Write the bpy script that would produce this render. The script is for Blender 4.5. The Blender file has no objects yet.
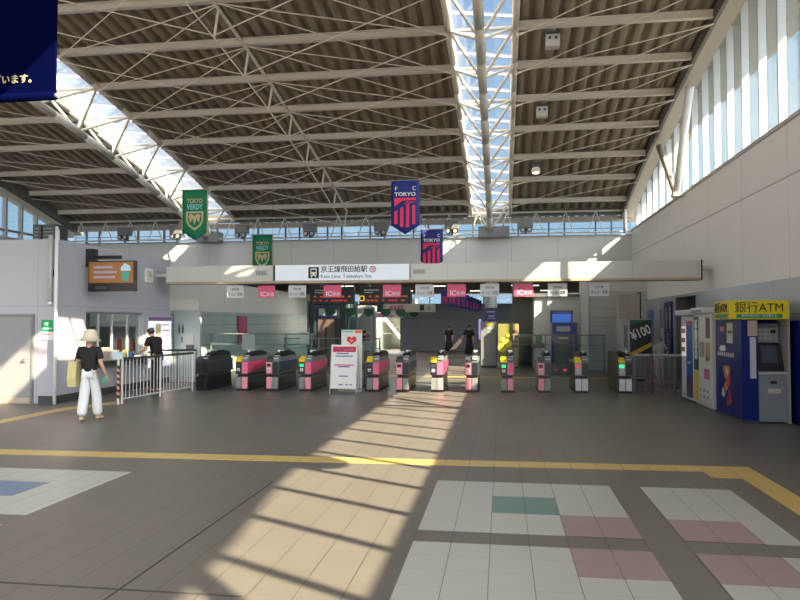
import bpy, bmesh, math, random
from mathutils import Vector, Matrix
random.seed(7)
S = bpy.context.scene
COL = S.collection
PI = math.pi

# ---------------------------------------------------------------- materials
MATS = {}
def nt(name):
    m = bpy.data.materials.new(name); m.use_nodes = True
    n = m.node_tree.nodes; l = m.node_tree.links
    b = n.get('Principled BSDF')
    return m, n, l, b
def mat(name, col, rough=.5, metal=0, var=.06, scale=6, emit=None, es=1, spec=None):
    if name in MATS: return MATS[name]
    m, n, l, b = nt(name)
    b.inputs['Roughness'].default_value = rough
    b.inputs['Metallic'].default_value = metal
    if spec is not None: b.inputs['Specular IOR Level'].default_value = spec
    tc = n.new('ShaderNodeTexCoord'); no = n.new('ShaderNodeTexNoise'); no.inputs['Scale'].default_value = scale
    no.inputs['Detail'].default_value = 3
    l.new(tc.outputs['Object'], no.inputs['Vector'])
    mx = n.new('ShaderNodeMix'); mx.data_type = 'RGBA'
    l.new(no.outputs['Fac'], mx.inputs['Factor'])
    mx.inputs['A'].default_value = [c*(1-var) for c in col]+[1]
    mx.inputs['B'].default_value = [min(1, c*(1+var)) for c in col]+[1]
    l.new(mx.outputs['Result'], b.inputs['Base Color'])
    if emit:
        b.inputs['Emission Color'].default_value = list(emit)+[1]; b.inputs['Emission Strength'].default_value = es
    MATS[name] = m
    return m
def srgb(r, g, b):
    f = lambda c: (c/255/12.92 if c/255 <= .04045 else ((c/255+.055)/1.055)**2.4)
    return (f(r), f(g), f(b))

def mathn(n, l, op, a, b=None, c=None):
    x = n.new('ShaderNodeMath'); x.operation = op
    for i, v in enumerate((a, b, c)):
        if v is None: continue
        if isinstance(v, (int, float)): x.inputs[i].default_value = v
        else: l.new(v, x.inputs[i])
    return x.outputs[0]
def line_mask(n, l, coord, period, off, w):
    a = mathn(n, l, 'ADD', coord, -off + w/2)
    a = mathn(n, l, 'DIVIDE', a, period)
    a = mathn(n, l, 'FRACT', a)
    return mathn(n, l, 'LESS_THAN', a, w/period)
def tile_mat(name, col, grout, px=.2965, ox=.203, wx=.007, py=.3, oy=7.54, wy=.004, rough=.38, var=.07, gy=.5, spec=.5):
    m, n, l, b = nt(name)
    geo = n.new('ShaderNodeNewGeometry'); sp = n.new('ShaderNodeSeparateXYZ'); l.new(geo.outputs['Position'], sp.inputs[0])
    X, Y = sp.outputs[0], sp.outputs[1]
    m1 = line_mask(n, l, X, px, ox, wx); m2 = line_mask(n, l, Y, py, oy, wy)
    m2 = mathn(n, l, 'MULTIPLY', m2, gy)
    mk = mathn(n, l, 'MAXIMUM', m1, m2)
    fx = mathn(n, l, 'FLOOR', mathn(n, l, 'DIVIDE', mathn(n, l, 'ADD', X, -ox), px))
    fy = mathn(n, l, 'FLOOR', mathn(n, l, 'DIVIDE', mathn(n, l, 'ADD', Y, -oy), py))
    cb = n.new('ShaderNodeCombineXYZ'); l.new(fx, cb.inputs[0]); l.new(fy, cb.inputs[1])
    wn = n.new('ShaderNodeTexWhiteNoise'); wn.noise_dimensions = '2D'; l.new(cb.outputs[0], wn.inputs['Vector'])
    no = n.new('ShaderNodeTexNoise'); no.inputs['Scale'].default_value = .5; no.inputs['Detail'].default_value = 6; l.new(geo.outputs['Position'], no.inputs['Vector'])
    no2 = n.new('ShaderNodeTexNoise'); no2.inputs['Scale'].default_value = 40; no2.inputs['Detail'].default_value = 3; l.new(geo.outputs['Position'], no2.inputs['Vector'])
    v = mathn(n, l, 'MULTIPLY', wn.outputs['Value'], var*.8)
    v = mathn(n, l, 'ADD', v, mathn(n, l, 'MULTIPLY', no.outputs['Fac'], var*1.5))
    v = mathn(n, l, 'ADD', v, mathn(n, l, 'MULTIPLY', no2.outputs['Fac'], var*1.5))
    v = mathn(n, l, 'ADD', v, 1-var*1.9)
    hs = n.new('ShaderNodeHueSaturation'); hs.inputs['Color'].default_value = list(col)+[1]; l.new(v, hs.inputs['Value'])
    mx = n.new('ShaderNodeMix'); mx.data_type = 'RGBA'; l.new(mk, mx.inputs['Factor']); l.new(hs.outputs[0], mx.inputs['A']); mx.inputs['B'].default_value = list(grout)+[1]
    l.new(mx.outputs['Result'], b.inputs['Base Color'])
    r = mathn(n, l, 'ADD', mathn(n, l, 'MULTIPLY', no.outputs['Fac'], .15), rough-.07)
    l.new(r, b.inputs['Roughness'])
    b.inputs['Specular IOR Level'].default_value = spec
    MATS[name] = m
    return m
def panel_mat(name, col, line, lines, rough=.5, var=.03, seam=.75, spec=.5):
    """lines: list of (axis, period, offset, width)"""
    m, n, l, b = nt(name)
    geo = n.new('ShaderNodeNewGeometry'); sp = n.new('ShaderNodeSeparateXYZ'); l.new(geo.outputs['Position'], sp.inputs[0])
    mk = None
    for ax, p, o, w in lines:
        k = line_mask(n, l, sp.outputs[ax], p, o, w)
        mk = k if mk is None else mathn(n, l, 'MAXIMUM', mk, k)
    mk = mathn(n, l, 'MULTIPLY', mk, seam)
    no = n.new('ShaderNodeTexNoise'); no.inputs['Scale'].default_value = 1.2; no.inputs['Detail'].default_value = 4; l.new(geo.outputs['Position'], no.inputs['Vector'])
    v = mathn(n, l, 'ADD', mathn(n, l, 'MULTIPLY', no.outputs['Fac'], var*2), 1-var)
    hs = n.new('ShaderNodeHueSaturation'); hs.inputs['Color'].default_value = list(col)+[1]; l.new(v, hs.inputs['Value'])
    mx = n.new('ShaderNodeMix'); mx.data_type = 'RGBA'; l.new(mk, mx.inputs['Factor']); l.new(hs.outputs[0], mx.inputs['A']); mx.inputs['B'].default_value = list(line)+[1]
    l.new(mx.outputs['Result'], b.inputs['Base Color'])
    b.inputs['Roughness'].default_value = rough
    b.inputs['Specular IOR Level'].default_value = spec
    MATS[name] = m
    return m
def stripe_mat(name, ca, cb_, period, rough=.5, ang=.6):
    m, n, l, b = nt(name)
    geo = n.new('ShaderNodeNewGeometry'); sp = n.new('ShaderNodeSeparateXYZ'); l.new(geo.outputs['Position'], sp.inputs[0])
    a = mathn(n, l, 'ADD', sp.outputs[2], mathn(n, l, 'MULTIPLY', sp.outputs[0], ang))
    k = mathn(n, l, 'LESS_THAN', mathn(n, l, 'FRACT', mathn(n, l, 'DIVIDE', a, period)), .5)
    mx = n.new('ShaderNodeMix'); mx.data_type = 'RGBA'; l.new(k, mx.inputs['Factor'])
    mx.inputs['A'].default_value = list(ca)+[1]; mx.inputs['B'].default_value = list(cb_)+[1]
    l.new(mx.outputs['Result'], b.inputs['Base Color']); b.inputs['Roughness'].default_value = rough
    MATS[name] = m
    return m
def glass_mat(name, tint=(.9, .95, .95), gloss=.12, rough=.03):
    m, n, l, b = nt(name)
    n.remove(b)
    tr = n.new('ShaderNodeBsdfTransparent'); tr.inputs[0].default_value = list(tint)+[1]
    gl = n.new('ShaderNodeBsdfGlossy'); gl.inputs['Roughness'].default_value = rough
    ms = n.new('ShaderNodeMixShader')
    lw = n.new('ShaderNodeLayerWeight'); lw.inputs['Blend'].default_value = .3
    no = n.new('ShaderNodeTexNoise'); no.inputs['Scale'].default_value = 3
    f = mathn(n, l, 'ADD', mathn(n, l, 'MULTIPLY', lw.outputs['Facing'], gloss*2), mathn(n, l, 'MULTIPLY', no.outputs['Fac'], gloss*.4))
    l.new(f, ms.inputs[0]); l.new(tr.outputs[0], ms.inputs[1]); l.new(gl.outputs[0], ms.inputs[2])
    l.new(ms.outputs[0], n.get('Material Output').inputs[0])
    MATS[name] = m
    return m

white_wall = panel_mat('white_panel_wall', (.79, .82, .87), (.30, .30, .31), [(1, 2.4, 1.1, .012), (2, 10, 4.26, .03)], .55)
back_wall_m = panel_mat('rear_wall_panels', (.70, .72, .71), (.3, .3, .3), [(0, 1.8, .4, .012)], .6)
low_wall = panel_mat('lower_wall_panels', (.42, .48, .56), (.16, .18, .2), [(1, 1.5, .3, .012), (2, .62, .6, .014)], .25)
left_wall_m = panel_mat('grey_lilac_wall', (.42, .42, .48), (.25, .25, .3), [(0, 1.2, -9.6, .012), (2, 10, 2.03, .012)], .5)
teal_panel = panel_mat('teal_glazed_panels', (.38, .46, .46), (.12, .16, .17), [(2, .31, .05, .014), (1, 2.2, .4, .015)], .22)
grey_panel = panel_mat('grey_ribbed_panels', (.48, .49, .47), (.15, .16, .16), [(2, .3, .05, .012)], .35)
bulkhead_m = panel_mat('pale_bulkhead', (.62, .62, .58), (.3, .3, .3), [(1, 2.2, .4, .01)], .6)
far_wall_m = panel_mat('blue_grey_far_wall', (.19, .22, .25), (.12, .14, .16), [(0, 2.4, -2.5, .02), (2, 5, 1.9, .02)], .55)
fascia_m = panel_mat('fascia_panels', (.58, .59, .56), (.28, .28, .28), [(0, 1.5, .15, .01)], .5)
tan_m = mat('tan_soffit', (.42, .35, .25), .6)
deck_m = mat('brown_roof_deck', (.27, .235, .18), .6, 0, .12, 2)
steel_m = mat('pale_steel_paint', (.62, .60, .55), .45)
rod_m = mat('pale_rod', (.72, .70, .64), .4)
dark_m = mat('black_plastic', (.012, .012, .014), .35)
dgrey_m = mat('dark_grey', (.05, .055, .06), .45)
mgrey_m = mat('mid_grey', (.18, .19, .2), .45)
lgrey_m = mat('light_grey', (.45, .46, .47), .45)
steel2_m = mat('brushed_steel', (.42, .42, .42), .35, .5)
white_m = mat('white_paint', (.75, .76, .76), .45)
pink_m = mat('pink_panel', srgb(232, 112, 150), .4)
red_m = mat('red_paint', (.6, .03, .03), .45)
yellow_m = mat('yellow_plastic', srgb(240, 210, 20), .4)
green_m = mat('green_cloth', (.0, .19, .09), .7)
navy_m = mat('navy_cloth', (.012, .02, .17), .7)
crimson_m = mat('crimson_cloth', (.72, .03, .10), .7)
pale_m = mat('pale_print', (.6, .58, .42), .7)
cyan_m = mat('cyan_print', (.25, .65, .7), .7)
gold_m = mat('gold_print', (.55, .48, .25), .6)
atmblue_m = mat('deep_blue_panel', (.004, .012, .15), .35, spec=.25)
signwhite_m = mat('backlit_white', (.75, .82, .9), .5, 0, .01, 5, (.72, .80, .9), .12)
black_ink = mat('black_ink', (.01, .01, .012), .6)
hall_glass = glass_mat('hall_glass', (.86, .93, .95), .10)
dark_glass = glass_mat('booth_glass', (.8, .86, .84), .035)
green_glass = glass_mat('greenish_glass', (.88, .95, .94), .05)
led_red = mat('led_red', (.2, .02, .01), .5, 0, .01, 5, (1, .06, .02), .35)
led_orange = mat('led_orange', (.2, .05, .01), .5, 0, .01, 5, (1, .2, .03), .3)
led_green = mat('led_green', (.0, .3, .1), .5, 0, .01, 5, (.05, .8, .3), 1.0)
lamp_m = mat('lamp_glow', (.9, .9, .85), .5, 0, .01, 5, (1, .96, .88), 4)

# ---------------------------------------------------------------- mesh builder
class MB:
    def __init__(s): s.v = []; s.f = []; s.mi = []
    def add(s, vs, fs, mi=0):
        o = len(s.v); s.v += [Vector(p) for p in vs]; s.f += [[i+o for i in f] for f in fs]; s.mi += [mi]*len(fs)
        return s
    def box(s, x0, x1, y0, y1, z0, z1, mi=0):
        vs = [(x, y, z) for z in (z0, z1) for y in (y0, y1) for x in (x0, x1)]
        return s.add(vs, [(0, 2, 3, 1), (4, 5, 7, 6), (0, 1, 5, 4), (2, 6, 7, 3), (0, 4, 6, 2), (1, 3, 7, 5)], mi)
    def bev(s, x0, x1, y0, y1, z0, z1, b=.01, mi=0, seg=2):
        bm = bmesh.new()
        r = bmesh.ops.create_cube(bm, size=1)
        for v in bm.verts: v.co = Vector(((x0+x1)/2+v.co.x*(x1-x0), (y0+y1)/2+v.co.y*(y1-y0), (z0+z1)/2+v.co.z*(z1-z0)))
        b = min(b, .45*min(x1-x0, y1-y0, z1-z0))
        bmesh.ops.bevel(bm, geom=list(bm.edges), offset=b, segments=seg, affect='EDGES', profile=.5)
        bm.verts.index_update()
        s.add([v.co.copy() for v in bm.verts], [[v.index for v in f.verts] for f in bm.faces], mi); bm.free()
        return s
    def tube(s, a, b, r, n=8, r2=None, mi=0, cap=True):
        a, b = Vector(a), Vector(b); r2 = r if r2 is None else r2
        d = (b-a).normalized(); up = Vector((0, 0, 1)) if abs(d.z) < .95 else Vector((1, 0, 0))
        u = d.cross(up).normalized(); w = d.cross(u)
        vs = []
        for k in range(n):
            t = 2*PI*k/n; c = u*math.cos(t)+w*math.sin(t); vs += [a+c*r, b+c*r2]
        fs = [(2*k, 2*((k+1) % n), 2*((k+1) % n)+1, 2*k+1) for k in range(n)]
        if cap: fs += [[2*k for k in range(n)][::-1], [2*k+1 for k in range(n)]]
        return s.add(vs, fs, mi)
    def path(s, pts, r, n=8, mi=0):
        for a, b in zip(pts, pts[1:]): s.tube(a, b, r, n, mi=mi)
        return s
    def prism(s, poly, axis, a0, a1, mi=0):
        """poly list of 2D points; axis 0: (y,z) along x; 1: (x,z) along y; 2: (x,y) along z"""
        def P(p, a): return ((a, p[0], p[1]), (p[0], a, p[1]), (p[0], p[1], a))[axis]
        n = len(poly)
        vs = [P(p, a0) for p in poly]+[P(p, a1) for p in poly]
        fs = [list(range(n)), list(range(n, 2*n))[::-1]]+[(k, k+n, (k+1) % n+n, (k+1) % n) for k in range(n)]
        return s.add(vs, fs, mi)
    def lathe(s, prof, c, n=16, mi=0):
        vs = []; m = len(prof)
        for k in range(n):
            t = 2*PI*k/n
            for r, z in prof: vs.append((c[0]+r*math.cos(t), c[1]+r*math.sin(t), c[2]+z))
        fs = [(k*m+j, ((k+1) % n)*m+j, ((k+1) % n)*m+j+1, k*m+j+1) for k in range(n) for j in range(m-1)]
        fs += [[k*m for k in range(n)][::-1], [k*m+m-1 for k in range(n)]]
        return s.add(vs, fs, mi)
    def ball(s, c, r, sc=(1, 1, 1), n=12, m=8, mi=0):
        prof = [(max(1e-4, r*math.sin(PI*j/m)), -r*math.cos(PI*j/m)) for j in range(m+1)]
        o = len(s.v); s.lathe(prof, (0, 0, 0), n, mi)
        for i in range(o, len(s.v)):
            v = s.v[i]; s.v[i] = Vector((c[0]+v.x*sc[0], c[1]+v.y*sc[1], c[2]+v.z*sc[2]))
        return s
    def build(s, name, mats, parent=None, smooth=False, local=False):
        me = bpy.data.meshes.new(name)
        vs = s.v
        if parent is not None and not local:
            inv = full_matrix(parent).inverted(); vs = [inv @ v for v in vs]
        me.from_pydata([tuple(v) for v in vs], [], s.f)
        if not isinstance(mats, (list, tuple)): mats = [mats]
        for m in mats: me.materials.append(m)
        me.polygons.foreach_set('material_index', s.mi)
        bm = bmesh.new(); bm.from_mesh(me); bmesh.ops.recalc_face_normals(bm, faces=bm.faces); bm.to_mesh(me); bm.free()
        if smooth: me.polygons.foreach_set('use_smooth', [True]*len(me.polygons))
        me.update()
        o = bpy.data.objects.new(name, me); COL.objects.link(o)
        if parent is not None: o.parent = parent
        return o
def full_matrix(o):
    m = o.matrix_basis.copy()
    while o.parent is not None:
        o = o.parent; m = o.matrix_basis @ m
    return m
def tag(o, label=None, cat=None, group=None, kind=None):
    if label: o['label'] = label
    if cat: o['category'] = cat
    if group: o['group'] = group
    if kind: o['kind'] = kind
    return o
def empty(name, loc=(0, 0, 0), rz=0, label=None, cat=None, group=None, kind=None):
    o = bpy.data.objects.new(name, None); o.empty_display_size = .2; COL.objects.link(o)
    o.location = loc; o.rotation_euler = (0, 0, rz)
    o.matrix_basis = Matrix.Translation(loc) @ Matrix.Rotation(rz, 4, 'Z')
    return tag(o, label, cat, group, kind)
def copy_tree(o, parent=None):
    c = o.copy(); COL.objects.link(c)
    if parent is not None: c.parent = parent
    for ch in list(o.children): copy_tree(ch, c)
    return c
def box(name, m, x0, x1, y0, y1, z0, z1, parent=None, bev=0):
    b = MB()
    if bev: b.bev(x0, x1, y0, y1, z0, z1, bev)
    else: b.box(x0, x1, y0, y1, z0, z1)
    return b.build(name, m, parent)
def struct(name, b, m, parent=None, kind='structure'):
    o = b.build(name, m, parent)
    if parent is None: o['kind'] = 'structure'
    return o
def sbox(name, m, *a): return struct(name, MB().box(*a), m)
ROT = {'S': (PI/2, 0, 0), 'W': (PI/2, 0, -PI/2), 'E': (PI/2, 0, PI/2)}   # outward normal -Y, -X, +X
def text(name, s, size, m, loc, face='S', parent=None, width=None, align='CENTER', bold=0, ext=.002):
    cu = bpy.data.curves.new('t', 'FONT'); cu.body = s; cu.size = size; cu.align_x = align; cu.align_y = 'CENTER'
    cu.extrude = ext; cu.offset = bold; cu.resolution_u = 3
    t = bpy.data.objects.new('t', cu); COL.objects.link(t)
    dg = bpy.context.evaluated_depsgraph_get(); dg.update()
    me = bpy.data.meshes.new_from_object(t.evaluated_get(dg), depsgraph=dg)
    COL.objects.unlink(t); bpy.data.objects.remove(t)
    if width and len(me.vertices):
        xs = [v.co.x for v in me.vertices]; w = max(xs)-min(xs); k = width/w
        for v in me.vertices: v.co.x *= k
    M = Matrix.Translation(loc) @ (Matrix.Rotation(ROT[face][2], 4, 'Z') @ Matrix.Rotation(PI/2, 4, 'X'))
    if parent is not None: M = full_matrix(parent).inverted() @ M
    me.transform(M); me.materials.clear(); me.materials.append(m); me.name = name
    o = bpy.data.objects.new(name, me); COL.objects.link(o)
    if parent is not None: o.parent = parent
    return o

# ---------------------------------------------------------------- camera, sky, sun
YAW = math.atan(101.5/700); PITCH = math.atan(22/700*math.cos(YAW))
cam = bpy.data.cameras.new('camera'); cam.sensor_width = 36; cam.lens = 700/800*36; cam.clip_end = 400
co = bpy.data.objects.new('camera', cam); COL.objects.link(co); co.location = (0, 0, 1.70)
co.rotation_euler = (PI/2+PITCH, 0, YAW); S.camera = co

w = bpy.data.worlds.new('sky'); S.world = w; w.use_nodes = True
n = w.node_tree.nodes; l = w.node_tree.links; n.clear()
out = n.new('ShaderNodeOutputWorld'); bg = n.new('ShaderNodeBackground'); tc = n.new('ShaderNodeTexCoord')
sp = n.new('ShaderNodeSeparateXYZ'); l.new(tc.outputs['Generated'], sp.inputs[0])
cr = n.new('ShaderNodeValToRGB'); l.new(sp.outputs[2], cr.inputs[0])
cr.color_ramp.elements[0].position = 0; cr.color_ramp.elements[0].color = (.60, .80, 1, 1)
cr.color_ramp.elements[1].position = .7; cr.color_ramp.elements[1].color = (.33, .54, .92, 1)
no = n.new('ShaderNodeTexNoise'); no.inputs['Scale'].default_value = 2.2; no.inputs['Detail'].default_value = 7; l.new(tc.outputs['Generated'], no.inputs['Vector'])
cr2 = n.new('ShaderNodeValToRGB'); l.new(no.outputs['Fac'], cr2.inputs[0]); cr2.color_ramp.elements[0].position = .50; cr2.color_ramp.elements[1].position = .68
mx = n.new('ShaderNodeMix'); mx.data_type = 'RGBA'; l.new(cr2.outputs[0], mx.inputs['Factor']); l.new(cr.outputs[0], mx.inputs['A']); mx.inputs['B'].default_value = (.95, .96, 1, 1)
vd = n.new('ShaderNodeVectorMath'); vd.operation = 'DOT_PRODUCT'; l.new(tc.outputs['Generated'], vd.inputs[0]); vd.inputs[1].default_value = Vector((1.1, -.9, .9)).normalized()
gl = mathn(n, l, 'POWER', mathn(n, l, 'MAXIMUM', vd.outputs['Value'], 0), 4.0)      # brighter haze around the sun
bg.inputs[1].default_value = .62; l.new(mx.outputs['Result'], bg.inputs[0])
b2 = n.new('ShaderNodeBackground'); b2.inputs[0].default_value = (1, .96, .90, 1); l.new(mathn(n, l, 'MULTIPLY', gl, 10), b2.inputs[1])
ad = n.new('ShaderNodeAddShader'); l.new(bg.outputs[0], ad.inputs[0]); l.new(b2.outputs[0], ad.inputs[1]); l.new(ad.outputs[0], out.inputs[0])

SUNDIR = Vector((-1.1, .61, -1)).normalized()
sl = bpy.data.lights.new('sun', 'SUN'); sl.energy = 22; sl.angle = math.radians(.5); sl.color = (1, .74, .48)
so = bpy.data.objects.new('sun', sl); COL.objects.link(so)
so.rotation_euler = SUNDIR.to_track_quat('-Z', 'Y').to_euler(); so.location = (20, -10, 25)

S.view_settings.view_transform = 'Standard'; S.view_settings.look = 'None'; S.view_settings.gamma = 1
S.view_settings.use_curve_mapping = False; S.view_settings.exposure = 0.5
S.cycles.max_bounces = 8; S.cycles.diffuse_bounces = 5; S.cycles.glossy_bounces = 3; S.cycles.transparent_max_bounces = 16
S.cycles.sample_clamp_indirect = 6
S.cycles.caustics_reflective = False; S.cycles.caustics_refractive = False

def zr(y): return 9.25-.006*(y-4.6)**2
Y0, Y1 = -4.0, 28.0
XR, XL = 5.0, -18.4

# ---------------------------------------------------------------- floor
G = (.055, .052, .05)
floor_m = tile_mat('grey_floor_tiles', (.145, .13, .115), (.075, .068, .06), wx=.009, gy=.45)
white_t = tile_mat('white_floor_tiles', (.45, .455, .42), (.16, .16, .15), wx=.007, gy=.6, var=.04)
green_t = tile_mat('green_floor_tiles', (.13, .25, .215), (.06, .1, .09), var=.04)
rose_t = tile_mat('rose_floor_tiles', (.33, .225, .225), (.15, .1, .1), var=.04)
blue_t = tile_mat('blue_floor_tiles', (.13, .21, .34), (.06, .1, .15), var=.04)
ytile_m = tile_mat('yellow_tactile_tiles', (.62, .43, .13), (.35, .24, .08), var=.05, gy=.3, wx=.01)
joint_m = mat('dark_joint', (.05, .048, .045), .8)
b = MB()
b.box(-30, 12, -6, 60, -.2, 0, 0)
def inlay(x0, x1, y0, y1, mi, h=.002): b.box(x0, x1, y0, y1, 0, h, mi)
inlay(-.69, 1.095, 5.74, 7.54, 1); inlay(-.69, 1.095, 2.0, 5.44, 1)
inlay(-.09, .4985, 6.34, 6.94, 2, .003)
inlay(.4985, 1.095, 5.74, 6.34, 3, .003); inlay(.4985, 1.095, 4.84, 5.44, 3, .003)
inlay(1.40, 2.28, 5.74, 7.54, 1); inlay(1.40, 2.28, 2.0, 5.44, 1)
inlay(1.40, 1.99, 5.74, 6.34, 3, .003); inlay(1.40, 1.99, 4.84, 5.44, 3, .003)
inlay(-5.94, -4.15, 5.68, 7.46, 1); inlay(-5.34, -4.735, 6.27, 6.86, 4, .003)
inlay(-5.94, -4.15, 2.3, 5.38, 1)
def quad(pts, mi, h=.004):
    b.add([(x, y, 0) for x, y in pts]+[(x, y, h) for x, y in pts], [(4, 5, 6, 7), (0, 1, 5, 4), (1, 2, 6, 5), (2, 3, 7, 6), (3, 0, 4, 7)], mi)
quad([(-8.4, 8.16), (2.85, 8.42), (2.85, 8.74), (-8.4, 8.48)], 5)
inlay(2.26, 2.58, 8.10, 8.42, 5, .004); inlay(2.57, 2.85, 1, 8.43, 5, .0045)
quad([(-8.28, 3), (-8.28, 12.4), (-8.58, 12.75), (-8.58, 3)], 5, .005)
quad([(-8.28, 12.4), (-7.85, 13.8), (-8.12, 13.95), (-8.58, 12.75)], 5, .005)
inlay(-7, 4.9, 21.6, 21.9, 5, .004)
inlay(-2.416, -2.404, 2, 7.2, 6, .004); inlay(-5, -1.6, 4.19, 4.205, 6, .004)
floor = b.build('floor', [floor_m, white_t, green_t, rose_t, blue_t, ytile_m, joint_m]); floor['kind'] = 'structure'
gm = mat('plaza_paving', (.2, .19, .18), .8)
sbox('ground', gm, -120, 140, -120, 150, -1.2, -.9)

# ---------------------------------------------------------------- right wall
DY0, DY1, DZ = 17.2, 19.7, 1.98      # toilet passage opening
b = MB()
b.box(XR, XR+.3, Y0, 42, 2.46, 5.2)
struct('wall_right', b, white_wall)
b = MB(); b.box(XR-.02, XR+.3, Y0, 19.05, 0, 2.46); b.box(XR-.02, XR+.3, 21.2, 42, 0, 2.46); b.box(XR-.02, XR+.3, 19.05, 21.2, 2.39, 2.46)
b.box(XR-.01, XR+.3, 21.17, 21.21, 0, 2.39, 1); b.box(XR+.9, XR+1.1, 18.7, 21.6, 0, 2.46, 1)
b.box(XR+.25, XR+1, 18.7, 19.05, 0, 2.46, 1); b.box(XR+.25, XR+1, 21.2, 21.6, 0, 2.46, 1); b.box(XR+.28, XR+1, 18.9, 21.4, 2.39, 2.6, 1)
struct('wall_right_lower', b, [low_wall, mat('passage_brown', (.16, .14, .125), .6)])
sbox('trim_1', lgrey_m, XR-.04, XR+.3, Y0, Y1, 5.2, 5.27)
# ---- right clerestory
win = empty('window_1', (XR, 12, 5.27), kind='structure')
NSEG = 32
def strip(x0, x1, zlo, zhi, ya, yb, seg=24, mi=0, mb=None):
    """closed solid following the roof curve; zlo / zhi functions of y"""
    mb = mb or MB(); vs = []; fs = []
    for k in range(seg+1):
        y = ya+(yb-ya)*k/seg
        vs += [(x0, y, zlo(y)), (x1, y, zlo(y)), (x1, y, zhi(y)), (x0, y, zhi(y))]
    for k in range(seg):
        o = 4*k
        for i in range(4): fs.append((o+i, o+(i+1) % 4, o+4+(i+1) % 4, o+4+i))
    fs += [(0, 1, 2, 3), (4*seg, 4*seg+3, 4*seg+2, 4*seg+1)]
    return mb.add(vs, fs, mi)
strip(XR+.215, XR+.225, lambda y: 5.2, lambda y: zr(y), Y0, Y1).build('window_glass', hall_glass, win)
k = 0
while True:
    y = -2.97+.975*k; k += 1
    if y > 27.9: break
    MB().box(XR+.05, XR+.20, y-.022, y+.022, 5.27, zr(y)-.02).build('mullion', mat('fin_white', (.44, .47, .50), .5), win)
beam_r = strip(XR-.34, XR+.03, lambda y: zr(y)-.24, lambda y: zr(y)+.0, Y0, Y1)
o = beam_r.build('trim_2', mat('eaves_beam', (.42, .40, .36), .5)); o['kind'] = 'structure'
strip(XR-.42, XR-.34, lambda y: zr(y)-.28, lambda y: zr(y)+.02, Y0, Y1).build('edge_channel', mat('eaves_channel_dark', (.13, .125, .12), .5), o)
# outer eave
mb = MB(); vs = []; fs = []; SE = 64
def eave_cut(y):
    pts = [(-4, 6.1), (-.45, 6.37), (.6, 6.51), (1.75, 6.65), (4.7, 6.74), (40, 6.76)]
    for (a, p), (c, q) in zip(pts, pts[1:]):
        if y <= c: return p+(q-p)*(y-a)/(c-a)
for k in range(SE+1):
    y = Y0+(Y1+1-Y0)*k/SE; z = zr(y); wd = max(.8, 1.1*(z-eave_cut(y)))
    vs += [(XR+.0, y, z), (XR+wd, y, z+.02), (XR+wd, y, z+.25), (XR+.0, y, z+.3)]
for k in range(SE):
    q = 4*k
    for i in range(4): fs.append((q+i, q+(i+1) % 4, q+4+(i+1) % 4, q+4+i))
fs += [(0, 1, 2, 3), (4*SE, 4*SE+3, 4*SE+2, 4*SE+1)]
mb.add(vs, fs); struct('ceiling_eave', mb, mat('eave_soffit', (.20, .20, .20), .6))
# V columns
def vcol(yb, label):
    r = empty('v_column', (4.78, yb, 5.2), 0, label, 'column', 'V-shaped struts along the right clerestory')
    MB().tube((4.78, yb, 5.2), (4.78, yb+1.95, zr(yb+1.95)-.4), .085, 12, .1).build('strut', mat('strut_paint', (.40, .35, .30), .5), r, True)
    MB().tube((4.78, yb, 5.2), (4.78, yb-1.55, zr(yb-1.55)-.4), .095, 12, .11).build('strut', white_m, r, True)
    MB().box(4.68, 4.98, yb-.16, yb+.16, 5.14, 5.24).build('base_plate', steel_m, r)
vcol(20.1, 'V-shaped pair of steel struts against the right-hand clerestory windows')
vcol(10.75, 'V-shaped struts at the top right corner of the clerestory, mostly out of view')
vcol(.2, 'V-shaped struts behind the viewpoint on the right clerestory sill')

# ---------------------------------------------------------------- left outer wall
b = MB().box(XL-.3, XL, Y0, Y1, 0, 4.9); struct('wall_left', b, left_wall_m)
win = empty('window_2', (XL, 12, 4.9), kind='structure')
strip(XL-.2, XL-.19, lambda y: 4.9, lambda y: zr(y)-.4, Y0, Y1).build('window_glass', hall_glass, win)
k = 0
while True:
    y = 27.37-.875*k; k += 1
    if y < 12: break
    MB().box(XL-.19, XL-.03, y-.05, y+.05, 4.9, zr(y)-.55).build('mullion', lgrey_m, win)
MB().box(XL-.19, XL-.07, 10, 28, 5.12, 5.2).build('sill_rail', mgrey_m, win)
o = strip(XL-.25, XL+.02, lambda y: zr(y)-.62, lambda y: zr(y)-.4, Y0, Y1).build('trim_3', steel_m); o['kind'] = 'structure'
strip(XL-.2, XL+.16, lambda y: zr(y)-.38, lambda y: zr(y)+.02, Y0, Y1).build('edge_channel', MATS['eaves_channel_dark'], o)
# outer eave at the left, far side
mb = MB(); strip(XL-1.1, XL-.2, lambda y: zr(y)-.1, lambda y: zr(y)+.2, Y0, Y1+1, mb=mb); struct('ceiling_eave_left', mb, MATS['eave_soffit'])

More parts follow.
